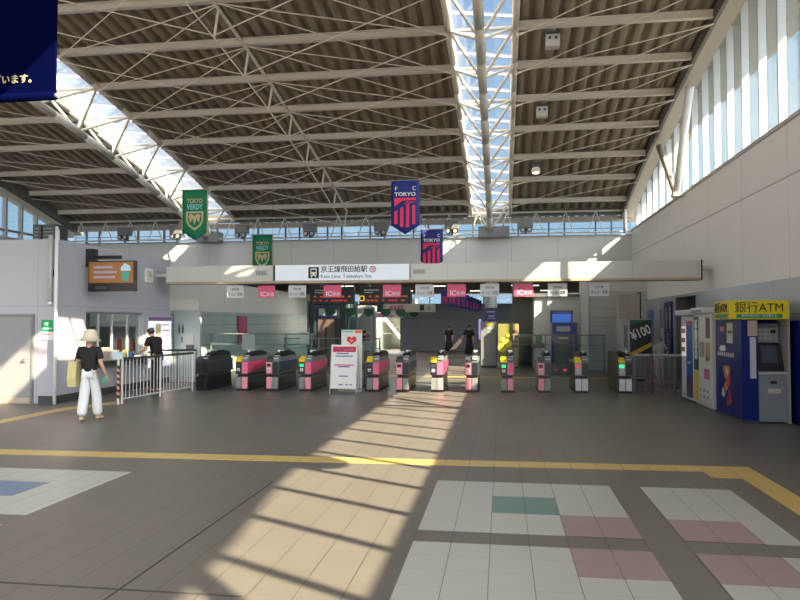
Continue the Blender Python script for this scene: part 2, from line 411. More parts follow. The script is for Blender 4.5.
# ---------------------------------------------------------------- roof deck
def deck(x0, x1, name):
    pitch = .335; nr = int(round((x1-x0)/pitch)); pitch = (x1-x0)/nr
    prof = []
    for k in range(nr):
        a = x0+k*pitch
        for fx, dz in ((0, .12), (.22, .12), (.36, .03), (.5, 0), (.72, 0), (.86, .03)):
            prof.append((a+fx*pitch, dz))
    prof.append((x1, .12))
    seg = 26; m = len(prof); mb = MB(); vs = []; fs = []
    for k in range(seg+1):
        y = Y0+(Y1+.6-Y0)*k/seg
        vs += [(x, y, zr(y)+.04+dz) for x, dz in prof]
    for k in range(seg):
        for j in range(m-1): fs.append((k*m+j, k*m+j+1, (k+1)*m+j+1, (k+1)*m+j))
    mb.add(vs, fs)
    strip(x0, x1, lambda y: zr(y)+.20, lambda y: zr(y)+.28, Y0, Y1+.6, mb=mb)
    strip(x0-.02, x0+.04, lambda y: zr(y)-.02, lambda y: zr(y)+.28, Y0, Y1+.6, mb=mb, mi=1)
    strip(x1-.04, x1+.02, lambda y: zr(y)-.02, lambda y: zr(y)+.28, Y0, Y1+.6, mb=mb, mi=1)
    o = mb.build(name, [deck_m, mat('deck_edge_tan', (.48, .40, .30), .5)]); o['kind'] = 'structure'
    return o
deck(-18.6, -12.55, 'ceiling_left'); deck(-10.95, -1.15, 'ceiling_middle'); deck(.32, 4.95, 'ceiling_right')

# skylights: curbs, glass, glazing bars
BY = [10.4, 12.25, 14.05, 15.84, 17.6, 19.35, 21.18, 23.1, 24.8, 26.6]
def skylight(name, x0, x1):
    r = empty(name, ((x0+x1)/2, 20, 8), kind='structure')
    strip(x0-.08, x0, lambda y: zr(y)+.2, lambda y: zr(y)+.62, Y0, Y1+.6).build('curb', white_m, r)
    strip(x1, x1+.08, lambda y: zr(y)+.2, lambda y: zr(y)+.42, Y0, Y1+.6).build('curb', white_m, r)
    mb = MB(); vs = []; fs = []
    for k in range(25):
        y = Y0+(Y1+.6-Y0)*k/24; vs += [(x0, y, zr(y)+.6), (x1, y, zr(y)+.4)]
        if k: fs.append((2*k-2, 2*k-1, 2*k+1, 2*k))
    mb.add(vs, fs); mb.build('skylight_glass', hall_glass, r)
    y = Y0+.5
    while y < Y1+.5:
        mb = MB()
        a, c = zr(y)+.6, zr(y)+.4
        mb.add([(x0, y-.025, a-.06), (x0, y+.025, a-.06), (x1, y+.025, c-.06), (x1, y-.025, c-.06), (x0, y-.025, a), (x0, y+.025, a), (x1, y+.025, c), (x1, y-.025, c)],
               [(0, 1, 2, 3), (4, 5, 6, 7), (0, 1, 5, 4), (1, 2, 6, 5), (2, 3, 7, 6), (3, 0, 4, 7)])
        mb.build('glazing_bar', mat('glazing_bar_mauve', (.42, .36, .42), .5), r); y += .9
skylight('window_3', -1.15, .32); skylight('window_4', -12.55, -10.95)

# ---------------------------------------------------------------- roof steel
def truss(x0, x1, xm, drop, label):
    r = empty('skylight_truss', (xm, 20, zr(20)), 0, label, 'roof truss')
    seg = [12]+BY[2:]+[27.4]
    def chord(x, d, rad, name, m=steel_m, ya=10, yb=27.6):
        mb = MB(); N = 12
        for k in range(N):
            a = ya+(yb-ya)*k/N; c = ya+(yb-ya)*(k+1)/N
            mb.tube((x, a, zr(a)-d), (x, c, zr(c)-d), rad, 10)
        mb.build(name, m, r, True)
    chord(x0-.02, .12, .085, 'top_chord'); chord(x1+.02, .12, .085, 'top_chord'); chord(xm, drop, .11, 'bottom_chord')
    ys = BY
    for i, y in enumerate(ys):
        MB().tube((x0, y, zr(y)-.14), (x1, y, zr(y)-.14), .045).build('cross_tie', steel_m, r)
        for x in (x0, x1):
            for dy in (-.9, .9):
                a = (x, y, zr(y)-.14); yy = y+dy; c = (xm, yy, zr(yy)-drop)
                MB().tube(a, c, .04, 7).build('web_strut', steel_m, r)
    for x in (x0+.22, x1-.2):
        pass
    MB().box(xm-.45, xm+.75 if xm > -5 else xm+.5, 27.35, 27.95, 5.0, 5.42).build('end_bearing', mgrey_m, r)
truss(-1.15, .32, -.43, .85, 'three-chord white pipe truss running under the central skylight')
truss(-12.55, -10.95, -12.05, .92, 'three-chord white pipe truss running under the left-hand skylight')

ordn = {26.6: 'first', 24.8: 'second', 23.1: 'third', 21.18: 'fourth', 19.35: 'fifth', 17.6: 'sixth', 15.84: 'seventh', 14.05: 'eighth', 12.25: 'ninth', 10.4: 'tenth'}
def ibeam(mb, xa, xb, y):
    z = zr(y)
    mb.box(xa, xb, y-.065, y+.065, z-.19, z-.17); mb.box(xa, xb, y-.01, y+.01, z-.175, z-.03); mb.box(xa, xb, y-.065, y+.065, z-.045, z-.02)
def rod(r, a, c, rad=.013): MB().tube(a, c, rad, 5).build('tension_rod', rod_m, r)
for i, y in enumerate(BY):
    r = empty('roof_beam', (-6, y, zr(y)), 0, '%s pale steel crossbeam of the roof counted forward from the rear windows' % ordn[y], 'roof beam', 'steel crossbeams under the roof deck')
    for xa, xb, nm in ((-18.2, -12.6, 'girder'), (-10.9, -1.2, 'girder'), (.37, 4.68, 'girder')):
        mb = MB(); ibeam(mb, xa, xb, y); mb.build(nm, steel_m, r)
    z = zr(y)
    MB().tube((-5.95, y, z-.28), (-6.05, y, z-.95), .03, 8).build('post', steel_m, r)
    nx = BY[i+1] if i+1 < len(BY) else None; n2 = BY[i+2] if i+2 < len(BY) else None
    m0 = (-5.95, y, z-.22); mb_ = (-6.05, y, z-.95)
    if nx:
        rod(r, m0, (-1.2, nx, zr(nx)-.2)); rod(r, m0, (-10.9, nx, zr(nx)-.2))
        rod(r, (-1.2, y, z-.3), (-6.05, nx, zr(nx)-.9)); rod(r, (-10.9, y, z-.3), (-6.05, nx, zr(nx)-.9))
        rod(r, (4.6, y, z-.32), (.37, nx, zr(nx)-.3)); rod(r, (-18.1, y, z-.32), (-12.6, nx, zr(nx)-.3))
        mb = MB().tube((-5.95, y, z-.34), (-5.95, nx, zr(nx)-.34), .04, 8); mb.build('purlin_pipe', steel_m, r)
        MB().tube(mb_, (-6.05, nx, zr(nx)-.95), .018, 5).build('bottom_rod', rod_m, r)
    if n2:
        rod(r, m0, (-1.2, n2, zr(n2)-.25)); rod(r, m0, (-10.9, n2, zr(n2)-.25))
        rod(r, (4.6, y, z-.32), (.37, n2, zr(n2)-.35)); rod(r, (-18.1, y, z-.32), (-12.6, n2, zr(n2)-.3))

# rear end: beam, zig-zag truss, rear clerestory
b = MB().box(XL, XR, Y1, Y1+.3, 3.34, 5.05); struct('wall_back', b, back_wall_m)
sbox('trim_4', lgrey_m, XL, XR, Y1-.06, Y1+.34, 5.05, 5.09)
sbox('trim_5', mat('rear_lintel', (.42, .38, .33), .6), XL, XR, Y1+.0, Y1+.2, 5.62, 5.82)
win = empty('window_5', (-6, Y1+.1, 5.1), kind='structure')
MB().box(XL, XR, Y1+.12, Y1+.13, 5.09, 6.1).build('window_glass', hall_glass, win)
x = -8.88-1.79*5; k = 0
while x < XR:
    MB().box(x-.03, x+.03, Y1+.02, Y1+.12, 5.09, 6.1).build('mullion', mgrey_m, win)
    x += (1.19 if k % 2 else .60); k += 1
MB().box(XL, XR, Y1+.05, Y1+.1, 5.34, 5.36).build('glazing_bar', mgrey_m, win)
r = empty('zigzag_truss', (-6, 27.45, 5.1), 0, 'thin white zigzag truss spanning the hall in front of the rear windows', 'roof truss')
MB().tube((XL, 27.45, 5.94), (XR-.05, 27.45, 5.94), .035).build('top_chord', steel_m, r)
MB().tube((XL, 27.45, 5.12), (XR-.05, 27.45, 5.12), .03).build('bottom_chord', steel_m, r)
MB().box(XL, XR-.05, 27.72, 27.9, 5.84, 6.14).build('edge_beam', MATS['eaves_channel_dark'], r)
x = XL+.4
while x < 4.0:
    MB().tube((x, 27.45, 5.12), (x+.3, 27.45, 5.94), .02, 6).tube((x+.3, 27.45, 5.94), (x+.6, 27.45, 5.12), .02, 6).build('web_bar', steel_m, r)
    x += 1.12
MB().tube((4.62, 27.2, 5.05), (4.62, 27.2, 5.95), .07, 12).build('end_post', steel_m, r, True)

def floodlight(x, lab):
    r = empty('floodlight', (x, 27.15, 5.0), 0, lab, 'floodlight', 'twin floodlights on the rear wall ledge')
    MB().bev(x-.27, x+.27, 27.0, 27.3, 5.28, 5.62, .03).build('housing', mgrey_m, r)
    for s in (-.13, .13):
        q = MB().tube((x+s, 27.05, 5.2), (x+s, 26.93, 5.2), .105, 14).build('lamp_head', dark_m, r)
        MB().tube((x+s, 26.93, 5.2), (x+s, 26.915, 5.2), .07, 14).build('lens', lgrey_m, q)
    MB().box(x-.03, x+.03, 27.1, 27.42, 5.08, 5.3).build('bracket', dgrey_m, r)
ref = ['leftmost, above the orange screen', 'second from the left, beside the left green banner', 'third from the left, by the smaller green banner', 'above the left end of the station sign', 'above the right end of the station sign', 'beside the smaller blue and red banner', 'rightmost, right of the central truss']
for x, t in zip([-15.53, -13.23, -10.43, -7.58, -4.69, -1.89, .94], ref):
    floodlight(x, 'grey twin floodlight on the rear ledge, '+t)

def pendant(px, y, dz, lab, lit):
    r = empty('pendant_light', (px, y, zr(y)-.3), 0, lab, 'hall light', 'hall lights under the right bay beams')
    MB().box(px-.14, px+.14, y-.03, y+.03, zr(y)-.38, zr(y)-.28).build('bracket', dgrey_m, r)
    if lit:
        MB().lathe([(.05, .16), (.12, .12), (.15, 0), (.12, -.03), (.02, -.04)][::-1], (px, y, zr(y)-.6), 14).build('shade', white_m, r, True)
        MB().tube((px, y, zr(y)-.45), (px, y, zr(y)-.36), .02).build('stem', dgrey_m, r)
        MB().lathe([(.10, 0), (.10, .01)], (px, y, zr(y)-.655), 14).build('diffuser', lamp_m, r)
    else:
        MB().bev(px-.15, px+.15, y-.12, y+.12, zr(y)-.66, zr(y)-.38, .02).build('housing', lgrey_m, r)
        for s in (-.07, .07): MB().tube((px+s, y-.125, zr(y)-.47), (px+s, y-.135, zr(y)-.47), .035, 10).build('lens', dgrey_m, r)
pendant(1.16, 15.84, 0, 'square twin-lens light under the nearest visible beam right of the central skylight', 0)
pendant(1.12, 19.35, 0, 'square twin-lens light hanging right of the central truss, middle one of three', 0)
pendant(1.13, 23.1, 0, 'lit round lamp hanging right of the central truss, furthest of three', 1)

# ---------------------------------------------------------------- left office block
sbox('wall_office_front', left_wall_m, XL, -9.2, 13.4, 13.6, 0, 3.43)
WY0, WY1, WZ0, WZ1 = 14.5, 17.02, .83, 1.93
b = MB(); X0, X1 = -9.4, -9.2
b.box(X0, X1, 13.6, WY0, 0, 3.43); b.box(X0, X1, WY1, 18.5, 0, 3.43); b.box(X0, X1, WY0, WY1, 0, WZ0); b.box(X0, X1, WY0, WY1, WZ1, 3.43)
b.box(-18.4, -9.4, 18.3, 18.5, 0, 3.43)
struct('wall_office_side', b, left_wall_m)
sbox('ceiling_office', lgrey_m, XL, -9.4, 13.6, 18.3, 3.3, 3.43)
sbox('wall_office_inside', mat('booth_inside', (.12, .12, .10), .7), -11.6, -11.5, 13.6, 18.3, 0, 3.3)
sbox('baseboard_left', mat('dark_skirting', (.05, .05, .055), .5), -9.2, -9.185, 13.42, 18.45, 0, .16)
struct('baseboard_office_front', MB().box(-9.55, -9.2, 13.385, 13.4, 0, .16).box(XL, -10.75, 13.385, 13.4, 0, .16), MATS['dark_skirting'])
win = empty('window_6', (-9.3, 15.7, WZ0), kind='structure')
MB().box(-9.31, -9.30, WY0, WY1, WZ0, WZ1).build('window_glass', dark_glass, win)
for y in (WY0+.02, WY0+.62, WY0+1.2, WY0+1.9, WY1-.02): MB().box(-9.32, -9.27, y-.022, y+.022, WZ0, WZ1).build('mullion', lgrey_m, win)
MB().box(-9.34, -9.22, WY0, WY1, WZ1-.04, WZ1).build('window_frame', mgrey_m, win)
r = empty('ticket_counter', (-9.1, 15.8, .78), 0, 'dark counter shelf below the booth window at the left', 'counter')
MB().bev(-9.22, -8.85, 14.3, 17.1, .76, .81, .01).build('counter_top', mat('counter_dark', (.07, .05, .05), .4), r)
MB().box(-9.2, -9.0, 14.5, 14.54, .6, .76).box(-9.2, -9.0, 16.9, 16.94, .6, .76).build('bracket', mgrey_m, r)
# things at the counter
def cbox(name, y, w_, h, m, lab, cat, d=.08, x=-9.0):
    o = MB().bev(x-d/2, x+d/2, y-w_/2, y+w_/2, .81, .81+h, .006).build(name, m); tag(o, lab, cat); return o
o = cbox('notice_stand', 15.35, .26, .22, mat('card_white', (.7, .75, .8), .5), 'white notice card propped on the dark counter shelf behind the hazard-striped post', 'notice')
o = cbox('card_box', 15.8, .12, .2, mat('card_yellow', (.6, .5, .15), .5), 'small yellow box standing on the dark counter shelf', 'box')
o = cbox('leaflet_holder', 16.1, .16, .14, mat('card_blue', (.1, .2, .5), .5), 'small blue leaflet holder on the dark counter shelf', 'holder')
o = cbox('leaflet_stand', 14.95, .3, .3, mat('card_beige', (.45, .38, .33), .6), 'pale tilted leaflet stand on the counter in front of the booth glass', 'stand')
r = empty('desk_monitor', (-10.0, 17.0, .72), 0, 'dark monitor on a desk seen through the booth window', 'monitor')
MB().bev(-10.25, -10.2, 16.7, 17.3, 1.0, 1.4, .01).build('screen', dgrey_m, r); MB().box(-10.27, -10.22, 16.95, 17.05, .72, 1.02).build('stand', dgrey_m, r)
r = empty('office_desk', (-10.2, 15.8, 0), 0, 'grey office desk inside the booth behind the window', 'desk')
MB().box(-10.6, -9.6, 14.6, 17.6, .68, .72).build('desk_top', lgrey_m, r); MB().box(-10.6, -10.55, 14.6, 17.6, 0, .68).box(-10.55, -9.7, 14.6, 14.64, 0, .68).box(-10.55, -9.7, 17.56, 17.6, 0, .68).build('desk_frame', mgrey_m, r)
r = empty('office_shelf', (-10.6, 18.1, 0), 0, 'pale cabinet with binders against the rear wall inside the booth', 'cabinet')
MB().box(-11.3, -9.9, 17.95, 18.3, 0, .9).build('carcass', mat('cabinet_olive', (.35, .35, .3), .6), r)
for a in (-11.28, -10.82, -10.36): MB().box(a, a+.44, 17.935, 17.95, .05, .86).build('door', lgrey_m, r)
MB().box(-11.3, -9.9, 17.95, 18.3, 1.55, 1.58).box(-11.3, -11.27, 17.95, 18.3, .9, 1.58).box(-9.93, -9.9, 17.95, 18.3, .9, 1.58).build('shelf_frame', mgrey_m, r)
random.seed(5)
x = -11.22
while x < -10.05:
    w_ = random.choice((.06, .08)); h_ = random.choice((.3, .34))
    o = MB().box(x, x+w_, 18.0, 18.26, .90, .90+h_).build('binder', mat('binder_%d' % random.randrange(4), random.choice(((.6, .6, .58), (.1, .2, .45), (.5, .1, .1), (.55, .5, .3))), .5))
    tag(o, 'upright binder on the cabinet inside the ticket booth', 'binder', 'binders in the booth'); x += w_+.012
o = MB().box(-11.0, -10.3, 18.28, 18.3, 1.7, 2.3).build('wall_chart', mat('chart_pale', (.5, .52, .5), .5)); tag(o, 'pale chart on the rear wall inside the ticket booth', 'chart')
# door at the left edge
d = empty('door_1', (-10.15, 13.39, 0), kind='structure')
MB().bev(-10.62, -9.72, 13.36, 13.4, .12, 1.80, .004).build('door_leaf', mat('door_grey', (.27, .28, .30), .45), d)
MB().box(-10.70, -9.66, 13.35, 13.40, 1.80, 1.86).box(-9.71, -9.66, 13.35, 13.40, 0, 1.8).box(-10.7, -10.64, 13.35, 13.4, 0, 1.8).build('door_frame', mgrey_m, d)
MB().box(-10.62, -9.72, 13.355, 13.39, 0, .12).build('kick_plate', mat('kick_tan', (.45, .38, .3), .5), d)
MB().tube((-9.86, 13.36, .93), (-9.86, 13.31, .93), .012).tube((-9.86, 13.31, .93), (-9.76, 13.31, .93), .011).build('door_handle', steel2_m, d)
r = empty('exit_notice', (-9.36, 13.39, 1.3), 0, 'green and white notice plate between the grey door and the wall corner', 'sign')
MB().box(-9.50, -9.23, 13.385, 13.399, 1.50, 1.74).build('green_panel', mat('sign_green', (.0, .32, .12), .4), r)
MB().box(-9.50, -9.23, 13.385, 13.399, 1.32, 1.49).build('white_panel', white_m, r)
MB().box(-9.44, -9.34, 13.38, 13.385, 1.63, 1.69).box(-9.47, -9.26, 13.38, 13.385, 1.545, 1.575).build('pictogram', mat('sign_lightgreen', (.5, .8, .6), .4), r)
MB().box(-9.46, -9.28, 13.38, 13.385, 1.43, 1.445).box(-9.42, -9.32, 13.38, 13.385, 1.37, 1.38).build('printed_line', red_m, r)
o = MB().box(-9.32, -9.24, 13.385, 13.399, 2.63, 2.79).build('wall_plate', atmblue_m); tag(o, 'small blue plate high on the office front wall near the corner', 'sign')
r = empty('corner_pipe', (-9.1, 13.35, 0), 0, 'tall white pipe running up the corner of the grey office wall', 'pipe')
MB().tube((-9.12, 13.3, 0), (-9.12, 13.3, 3.6), .035, 10).build('pipe', white_m, r, True)
MB().path([(-9.12, 13.3, 3.6), (-9.16, 13.36, 3.66), (-9.5, 13.9, 3.66), (-9.5, 13.9, 3.43)], .03).build('bend', white_m, r)
for z in (.3, 1.6, 2.9): MB().box(-9.16, -9.08, 13.3, 13.4, z, z+.03).build('clip', lgrey_m, r)
r = empty('conduit_pipe', (-9.28, 13.35, 2.2), 0, 'short thick white conduit ending halfway down the office front wall', 'pipe')
MB().tube((-9.28, 13.34, 2.1), (-9.28, 13.34, 3.5), .045, 10).build('pipe', lgrey_m, r, True)
MB().ball((-9.28, 13.34, 2.09), .05).build('end_cap', white_m, r)
for x0_, x1_, lab in ((-11.2, -10.98, 'pale grey air unit on the office roof, left of the dark louvred one'), (-10.95, -10.6, 'dark louvred air unit on the office roof beside the corner pipe')):
    r = empty('air_unit', ((x0_+x1_)/2, 15.6, 3.43), 0, lab, 'air unit')
    dk = 'dark' in lab
    MB().bev(x0_, x1_, 15.4, 15.9, 3.45, 4.05, .02).build('housing', dgrey_m if dk else lgrey_m, r)
    q = MB()
    for j in range(6): q.box(x0_+.05, x1_-.05, 15.385, 15.4, 3.53+j*.08, 3.56+j*.08)
    q.build('louvre', mgrey_m, r)
    MB().box(x0_+.05, x0_+.1, 15.4, 15.9, 3.43, 3.46).box(x1_-.1, x1_-.05, 15.4, 15.9, 3.43, 3.46).build('foot', dgrey_m, r)
# clock and poster on the side wall
r = empty('wall_clock', (-9.17, 17.2, 2.9), 0, 'square white clock on the wall right of the orange screen', 'clock')
MB().bev(-9.2, -9.14, 17.02, 17.42, 2.72, 3.1, .02).build('case', white_m, r)
MB().box(-9.14, -9.137, 17.08, 17.36, 2.78, 3.04).build('dial', mat('clock_dial', (.6, .58, .5), .5), r)
MB().box(-9.137, -9.134, 17.21, 17.23, 2.9, 3.01).box(-9.137, -9.134, 17.22, 17.31, 2.9, 2.915).build('hand', black_ink, r)
r = empty('fare_board', (-9.18, 17.85, .5), 0, 'tall bright backlit poster board on the wall beside the booth window', 'poster board')
glowp = mat('poster_lit', (.8, .8, .85), .5, 0, .02, 5, (.85, .85, 1), .55)
MB().bev(-9.2, -9.12, 17.1, 18.45, .45, 1.84, .01).build('case', lgrey_m, r)
MB().box(-9.12, -9.11, 17.15, 18.4, .5, 1.72).build('poster', glowp, r)
MB().box(-9.12, -9.105, 17.15, 18.4, 1.72, 1.82).build('header', mat('poster_mauve', (.3, .15, .35), .5), r)
MB().box(-9.11, -9.104, 17.2, 17.42, .8, 1.55).build('blue_print', mat('print_blue', (.03, .25, .7), .5), r)
q = MB()
for j in range(6): q.box(-9.11, -9.105, 17.85+.03*(j % 3), 18.3, 1.6-.15*j, 1.63-.15*j)
q.build('pink_print', mat('print_pink', (.7, .2, .4), .5), r)
MB().box(-9.11, -9.105, 17.5, 17.8, 1.3, 1.65).build('yellow_print', mat('print_cream', (.8, .7, .4), .5), r)

# screen on an arm
r = empty('information_screen', (-8.5, 14.55, 3.1), 0, 'wall-mounted screen with an orange picture above the booth window', 'screen')
MB().box(-9.2, -9.02, 14.45, 14.65, 2.93, 3.33).build('wall_bracket', dark_m, r)
MB().box(-9.05, -8.4, 14.5, 14.58, 3.10, 3.18).build('arm', dark_m, r)
MB().bev(-9.08, -7.98, 14.36, 14.5, 2.37, 3.05, .01).build('case', dark_m, r)
MB().box(-9.05, -8.01, 14.35, 14.362, 2.56, 3.02).build('display', mat('screen_orange', (.25, .1, .02), .4, 0, .02, 3, (.26, .115, .02), .22), r)
q = MB()
random.seed(3)
for row in range(3):
    x = -8.94
    while x < -8.42-(.0 if row else .1):
        w_ = random.choice((.03, .045, .05)); q.box(x, x+w_, 14.345, 14.35, 2.66+.11*(2-row), 2.71+.11*(2-row)); x += w_+.014
q.build('lettering', mat('screen_lilac', (.3, .3, .5), .4, 0, .01, 5, (.35, .35, .5), .2), r)
q = MB().prism([(-8.25, 2.60), (-8.12, 2.60), (-8.08, 2.80), (-8.28, 2.80)], 1, 14.34, 14.35)
q.build('drink_picture', mat('screen_green', (.05, .3, .25), .4, 0, .01, 5, (.04, .2, .16), .15), r)
MB().prism([(-8.29, 2.82), (-8.06, 2.82), (-8.08, 2.93), (-8.2, 2.99), (-8.29, 2.90)], 1, 14.34, 14.35).build('foam_picture', mat('screen_pale', (.4, .6, .7), .4, 0, .01, 5, (.3, .5, .55), .15), r)
MB().box(-8.9, -8.65, 14.345, 14.36, 2.42, 2.49).build('maker_mark', dgrey_m, r)

# ---------------------------------------------------------------- fascia over the gates
FY = 17.55
b = MB().box(-8.85, 4.72, FY, FY+.35, 2.76, 3.17); b.box(-9.2, -8.85, FY+.1, FY+.3, 2.9, 3.0, 0); b.box(-8.85, 4.72, FY-.02, FY+.4, 2.70, 2.76, 1); b.box(4.72, 4.75, FY-.02, FY+.4, 2.7, 3.18, 2); b.box(4.75, 5, FY+.1, FY+.3, 2.95, 3.05, 0)
o = b.build('trim_6', [fascia_m, tan_m, dark_m]); o['kind'] = 'structure'
r = empty('station_sign', (-4.05, FY, 2.95), 0, 'long pale backlit station name sign on the beam over the gates', 'sign')
MB().box(-5.82, -2.30, FY-.035, FY, 2.765, 3.165).build('sign_panel', signwhite_m, r)
MB().box(-5.87, -5.82, FY-.04, FY, 2.765, 3.165).build('end_strip', dark_m, r)
MB().box(-2.30, -2.27, FY-.04, FY, 2.765, 3.165).build('end_strip', mgrey_m, r)
MB().bev(-4.93, -4.65, FY-.045, FY-.035, 2.82, 3.11, .004).build('train_pictogram', black_ink, r)
q = MB().bev(-4.87, -4.71, FY-.05, FY-.045, 2.89, 3.07, .002)
q.build('train_body', white_m, r)
MB().box(-4.85, -4.73, FY-.053, FY-.05, 2.98, 3.04).box(-4.85, -4.82, FY-.053, FY-.05, 2.91, 2.935).box(-4.76, -4.73, FY-.053, FY-.05, 2.91, 2.935).build('train_window', black_ink, r)
MB().add([(-4.87, FY-.05, 2.84), (-4.84, FY-.05, 2.84), (-4.81, FY-.05, 2.885), (-4.84, FY-.05, 2.885)], [(0, 1, 2, 3)]).add([(-4.71, FY-.05, 2.84), (-4.74, FY-.05, 2.84), (-4.77, FY-.05, 2.885), (-4.74, FY-.05, 2.885)], [(0, 1, 2, 3)]).build('rail_mark', white_m, r)
text('station_name', '京王線飛田給駅', .18, black_ink, (-3.99, FY-.04, 3.04), 'S', r, 1.22, bold=.002)
text('station_name_latin', 'Keio Line, Tobitakyu Sta.', .12, black_ink, (-3.93, FY-.04, 2.865), 'S', r, 1.34)
em = MB().tube((-3.24, FY-.035, 3.04), (-3.24, FY-.045, 3.04), .085, 20).build('line_emblem', mat('emblem_pink', (.6, .08, .3), .5), r)
MB().tube((-3.24, FY-.045, 3.04), (-3.24, FY-.048, 3.04), .062, 20).build('emblem_centre', white_m, em)
text('emblem_letters', 'KO', .055, black_ink, (-3.24, FY-.05, 3.06), 'S', em); text('emblem_number', '18', .055, black_ink, (-3.24, FY-.05, 3.015), 'S', em)
for x in (-6.2, -2.05):
    r = empty('speaker_grille', (x, FY, 2.97), 0, 'small grey slotted grille on the beam just %s of the station sign' % ('left' if x < -4 else 'right'), 'grille', None)
    q = MB()
    for j in range(7): q.box(x-.14+j*.04, x-.12+j*.04, FY-.008, FY, 2.92, 3.02)
    q.build('slots', mgrey_m, r); MB().box(x-.16, x+.16, FY-.004, FY, 2.9, 3.04).build('plate', lgrey_m, r)

HX = [(-6.96, 0), (-6.1, 1), (-5.27, 0), (-4.33, 1), (-2.77, 1), (-1.93, 0), (-1.12, 1), (-.29, 0), (.55, 1), (1.37, 0), (2.37, 0)]
wsm = mat('hanging_white', (.62, .65, .66), .5); psm = mat('hanging_pink', srgb(222, 92, 130), .5)
nm = ['leftmost', 'second from the left', 'third from the left', 'at the left departure board', 'at the right departure board', 'just right of the departure boards', 'in front of the flag row', 'in front of the grey column', 'rightmost pink one', 'second from the right', 'rightmost']
for i, (x, pk) in enumerate(HX):
    r = empty('lane_sign', (x, 17.5, 2.7), 0, '%s lane sign under the beam over the gates, %s' % ('pink IC-only' if pk else 'white', nm[i]), 'hanging sign', 'lane signs under the beam')
    MB().bev(x-.235, x+.235, 17.66, 17.68, 2.33, 2.65, .004).build('board', psm if pk else wsm, r)
    MB().tube((x-.18, 17.67, 2.65), (x-.18, 17.67, 2.71), .004, 5).tube((x+.18, 17.67, 2.65), (x+.18, 17.67, 2.71), .004, 5).build('hook', steel2_m, r)
    if pk:
        text('lettering', 'IC', .17, white_m, (x-.09, 17.655, 2.42), 'S', r, bold=.003); text('lettering', '専用', .11, white_m, (x+.1, 17.655, 2.41), 'S', r)
    else:
        text('lettering', 'きっぷ・定期', .1, black_ink, (x, 17.655, 2.42), 'S', r, .38); text('small_lettering', '改札機', .07, dgrey_m, (x, 17.655, 2.55), 'S', r)

# ---------------------------------------------------------------- banners
def banner(x, y, zt, wd, h, kind, lab):
    r = empty('hanging_banner', (x, y, zt), 0, lab, 'banner')
    z0 = zt-h; tip = wd*.32
    bm_ = green_m if kind == 'g' else navy_m
    # gently rippled cloth with a pointed tail
    mb = MB(); vs = []; fs = []; N = 8; Mz = 6
    for side in (0, .012):
        for j in range(Mz+1):
            for i in range(N+1):
                u = i/N; xx = x-wd/2+wd*u
                tail = z0+tip*abs(2*u-1)
                zz = zt+(tail-zt)*j/Mz
                vs.append((xx, y+side+.02*math.sin(u*5+j*.5)*(j/Mz), zz))
    K = (N+1)*(Mz+1)
    for j in range(Mz):
        for i in range(N):
            a = j*(N+1)+i; fs.append((a, a+1, a+N+2, a+N+1)); fs.append((K+a, K+a+N+1, K+a+N+2, K+a+1))
    for j in range(Mz):
        for i in (0, N):
            a = j*(N+1)+i; fs.append((a, a+N+1, K+a+N+1, K+a))
    for i in range(N):
        for j in (0, Mz):
            a = j*(N+1)+i; fs.append((a, a+1, K+a+1, K+a))
    mb.add(vs, fs); mb.build('cloth', bm_, r, True)
    MB().tube((x-wd/2-.02, y, zt), (x+wd/2+.02, y, zt), .015).build('hanging_rod', steel2_m, r)
    q = MB()
    for s in (-1, 1): q.tube((x+s*wd*.48, y, zt), (x+s*wd*.48, y, zr(y)-.24), .004, 5)
    q.build('cord', dgrey_m, r)
    f = y-.028; k = wd
    def pl(poly, m, name, dy=0): MB().prism([(x+a*k, zt+c*k) for a, c in poly], 1, f-dy, f+.006-dy).build(name, m, r)
    if kind == 'g':
        pl([(-.5, -.0), (-.47, 0), (-.47, -1.62), (-.5, -1.6)], gold_m, 'edge_trim'); pl([(.5, -.0), (.47, 0), (.47, -1.62), (.5, -1.6)], gold_m, 'edge_trim')
        text('lettering', 'TOKYO', .22*k, gold_m, (x, f, zt-.42*k), 'S', r, .60*k, bold=.004); text('lettering', 'VERDY', .27*k, cyan_m, (x, f, zt-.64*k), 'S', r, .62*k, bold=.006)
        sh = [(-.34, -.80), (.34, -.80), (.33, -1.15), (.22, -1.35), (0, -1.5), (-.22, -1.35), (-.33, -1.15)]
        pl(sh, gold_m, 'shield_rim'); pl([(a*.78, -1.1+(c+1.1)*.78) for a, c in sh], green_m, 'shield_field', .008)
        pl([(-.24, -.95), (-.12, -.88), (0, -.98), (.12, -.88), (.24, -.95), (.16, -1.22), (.08, -1.05), (0, -1.3), (-.08, -1.05), (-.16, -1.22)], gold_m, 'shield_device', .014)
    else:
        text('lettering', 'F', .2*k, white_m, (x-.32*k, f, zt-.30*k), 'S', r); text('lettering', 'C', .2*k, white_m, (x+.32*k, f, zt-.30*k), 'S', r)
        text('lettering', 'TOKYO', .18*k, white_m, (x, f, zt-.50*k), 'S', r, .74*k, bold=.003)
        for j, a in enumerate((-.33, -.12, .09, .30)):
            top = -1.08+.12*min(j, 2) if j < 3 else -.88
            pl([(a-.055, top-.03), (a+.055, top+.03), (a+.055, -1.7+abs(a)*.5), (a-.055, -1.7+abs(a)*.5)], crimson_m, 'stripe')
        pl([(-.38, -.62), (.38, -.62), (.38, -.70), (-.1, -.72), (-.38, -.92)], crimson_m, 'flag_print')
        for j in range(3):
            pl([(-.05+.12*j, -.86+.02*j), (.0+.12*j, -.86+.02*j), (.14+.12*j, -.74), (.09+.12*j, -.74)], crimson_m, 'slash_print')
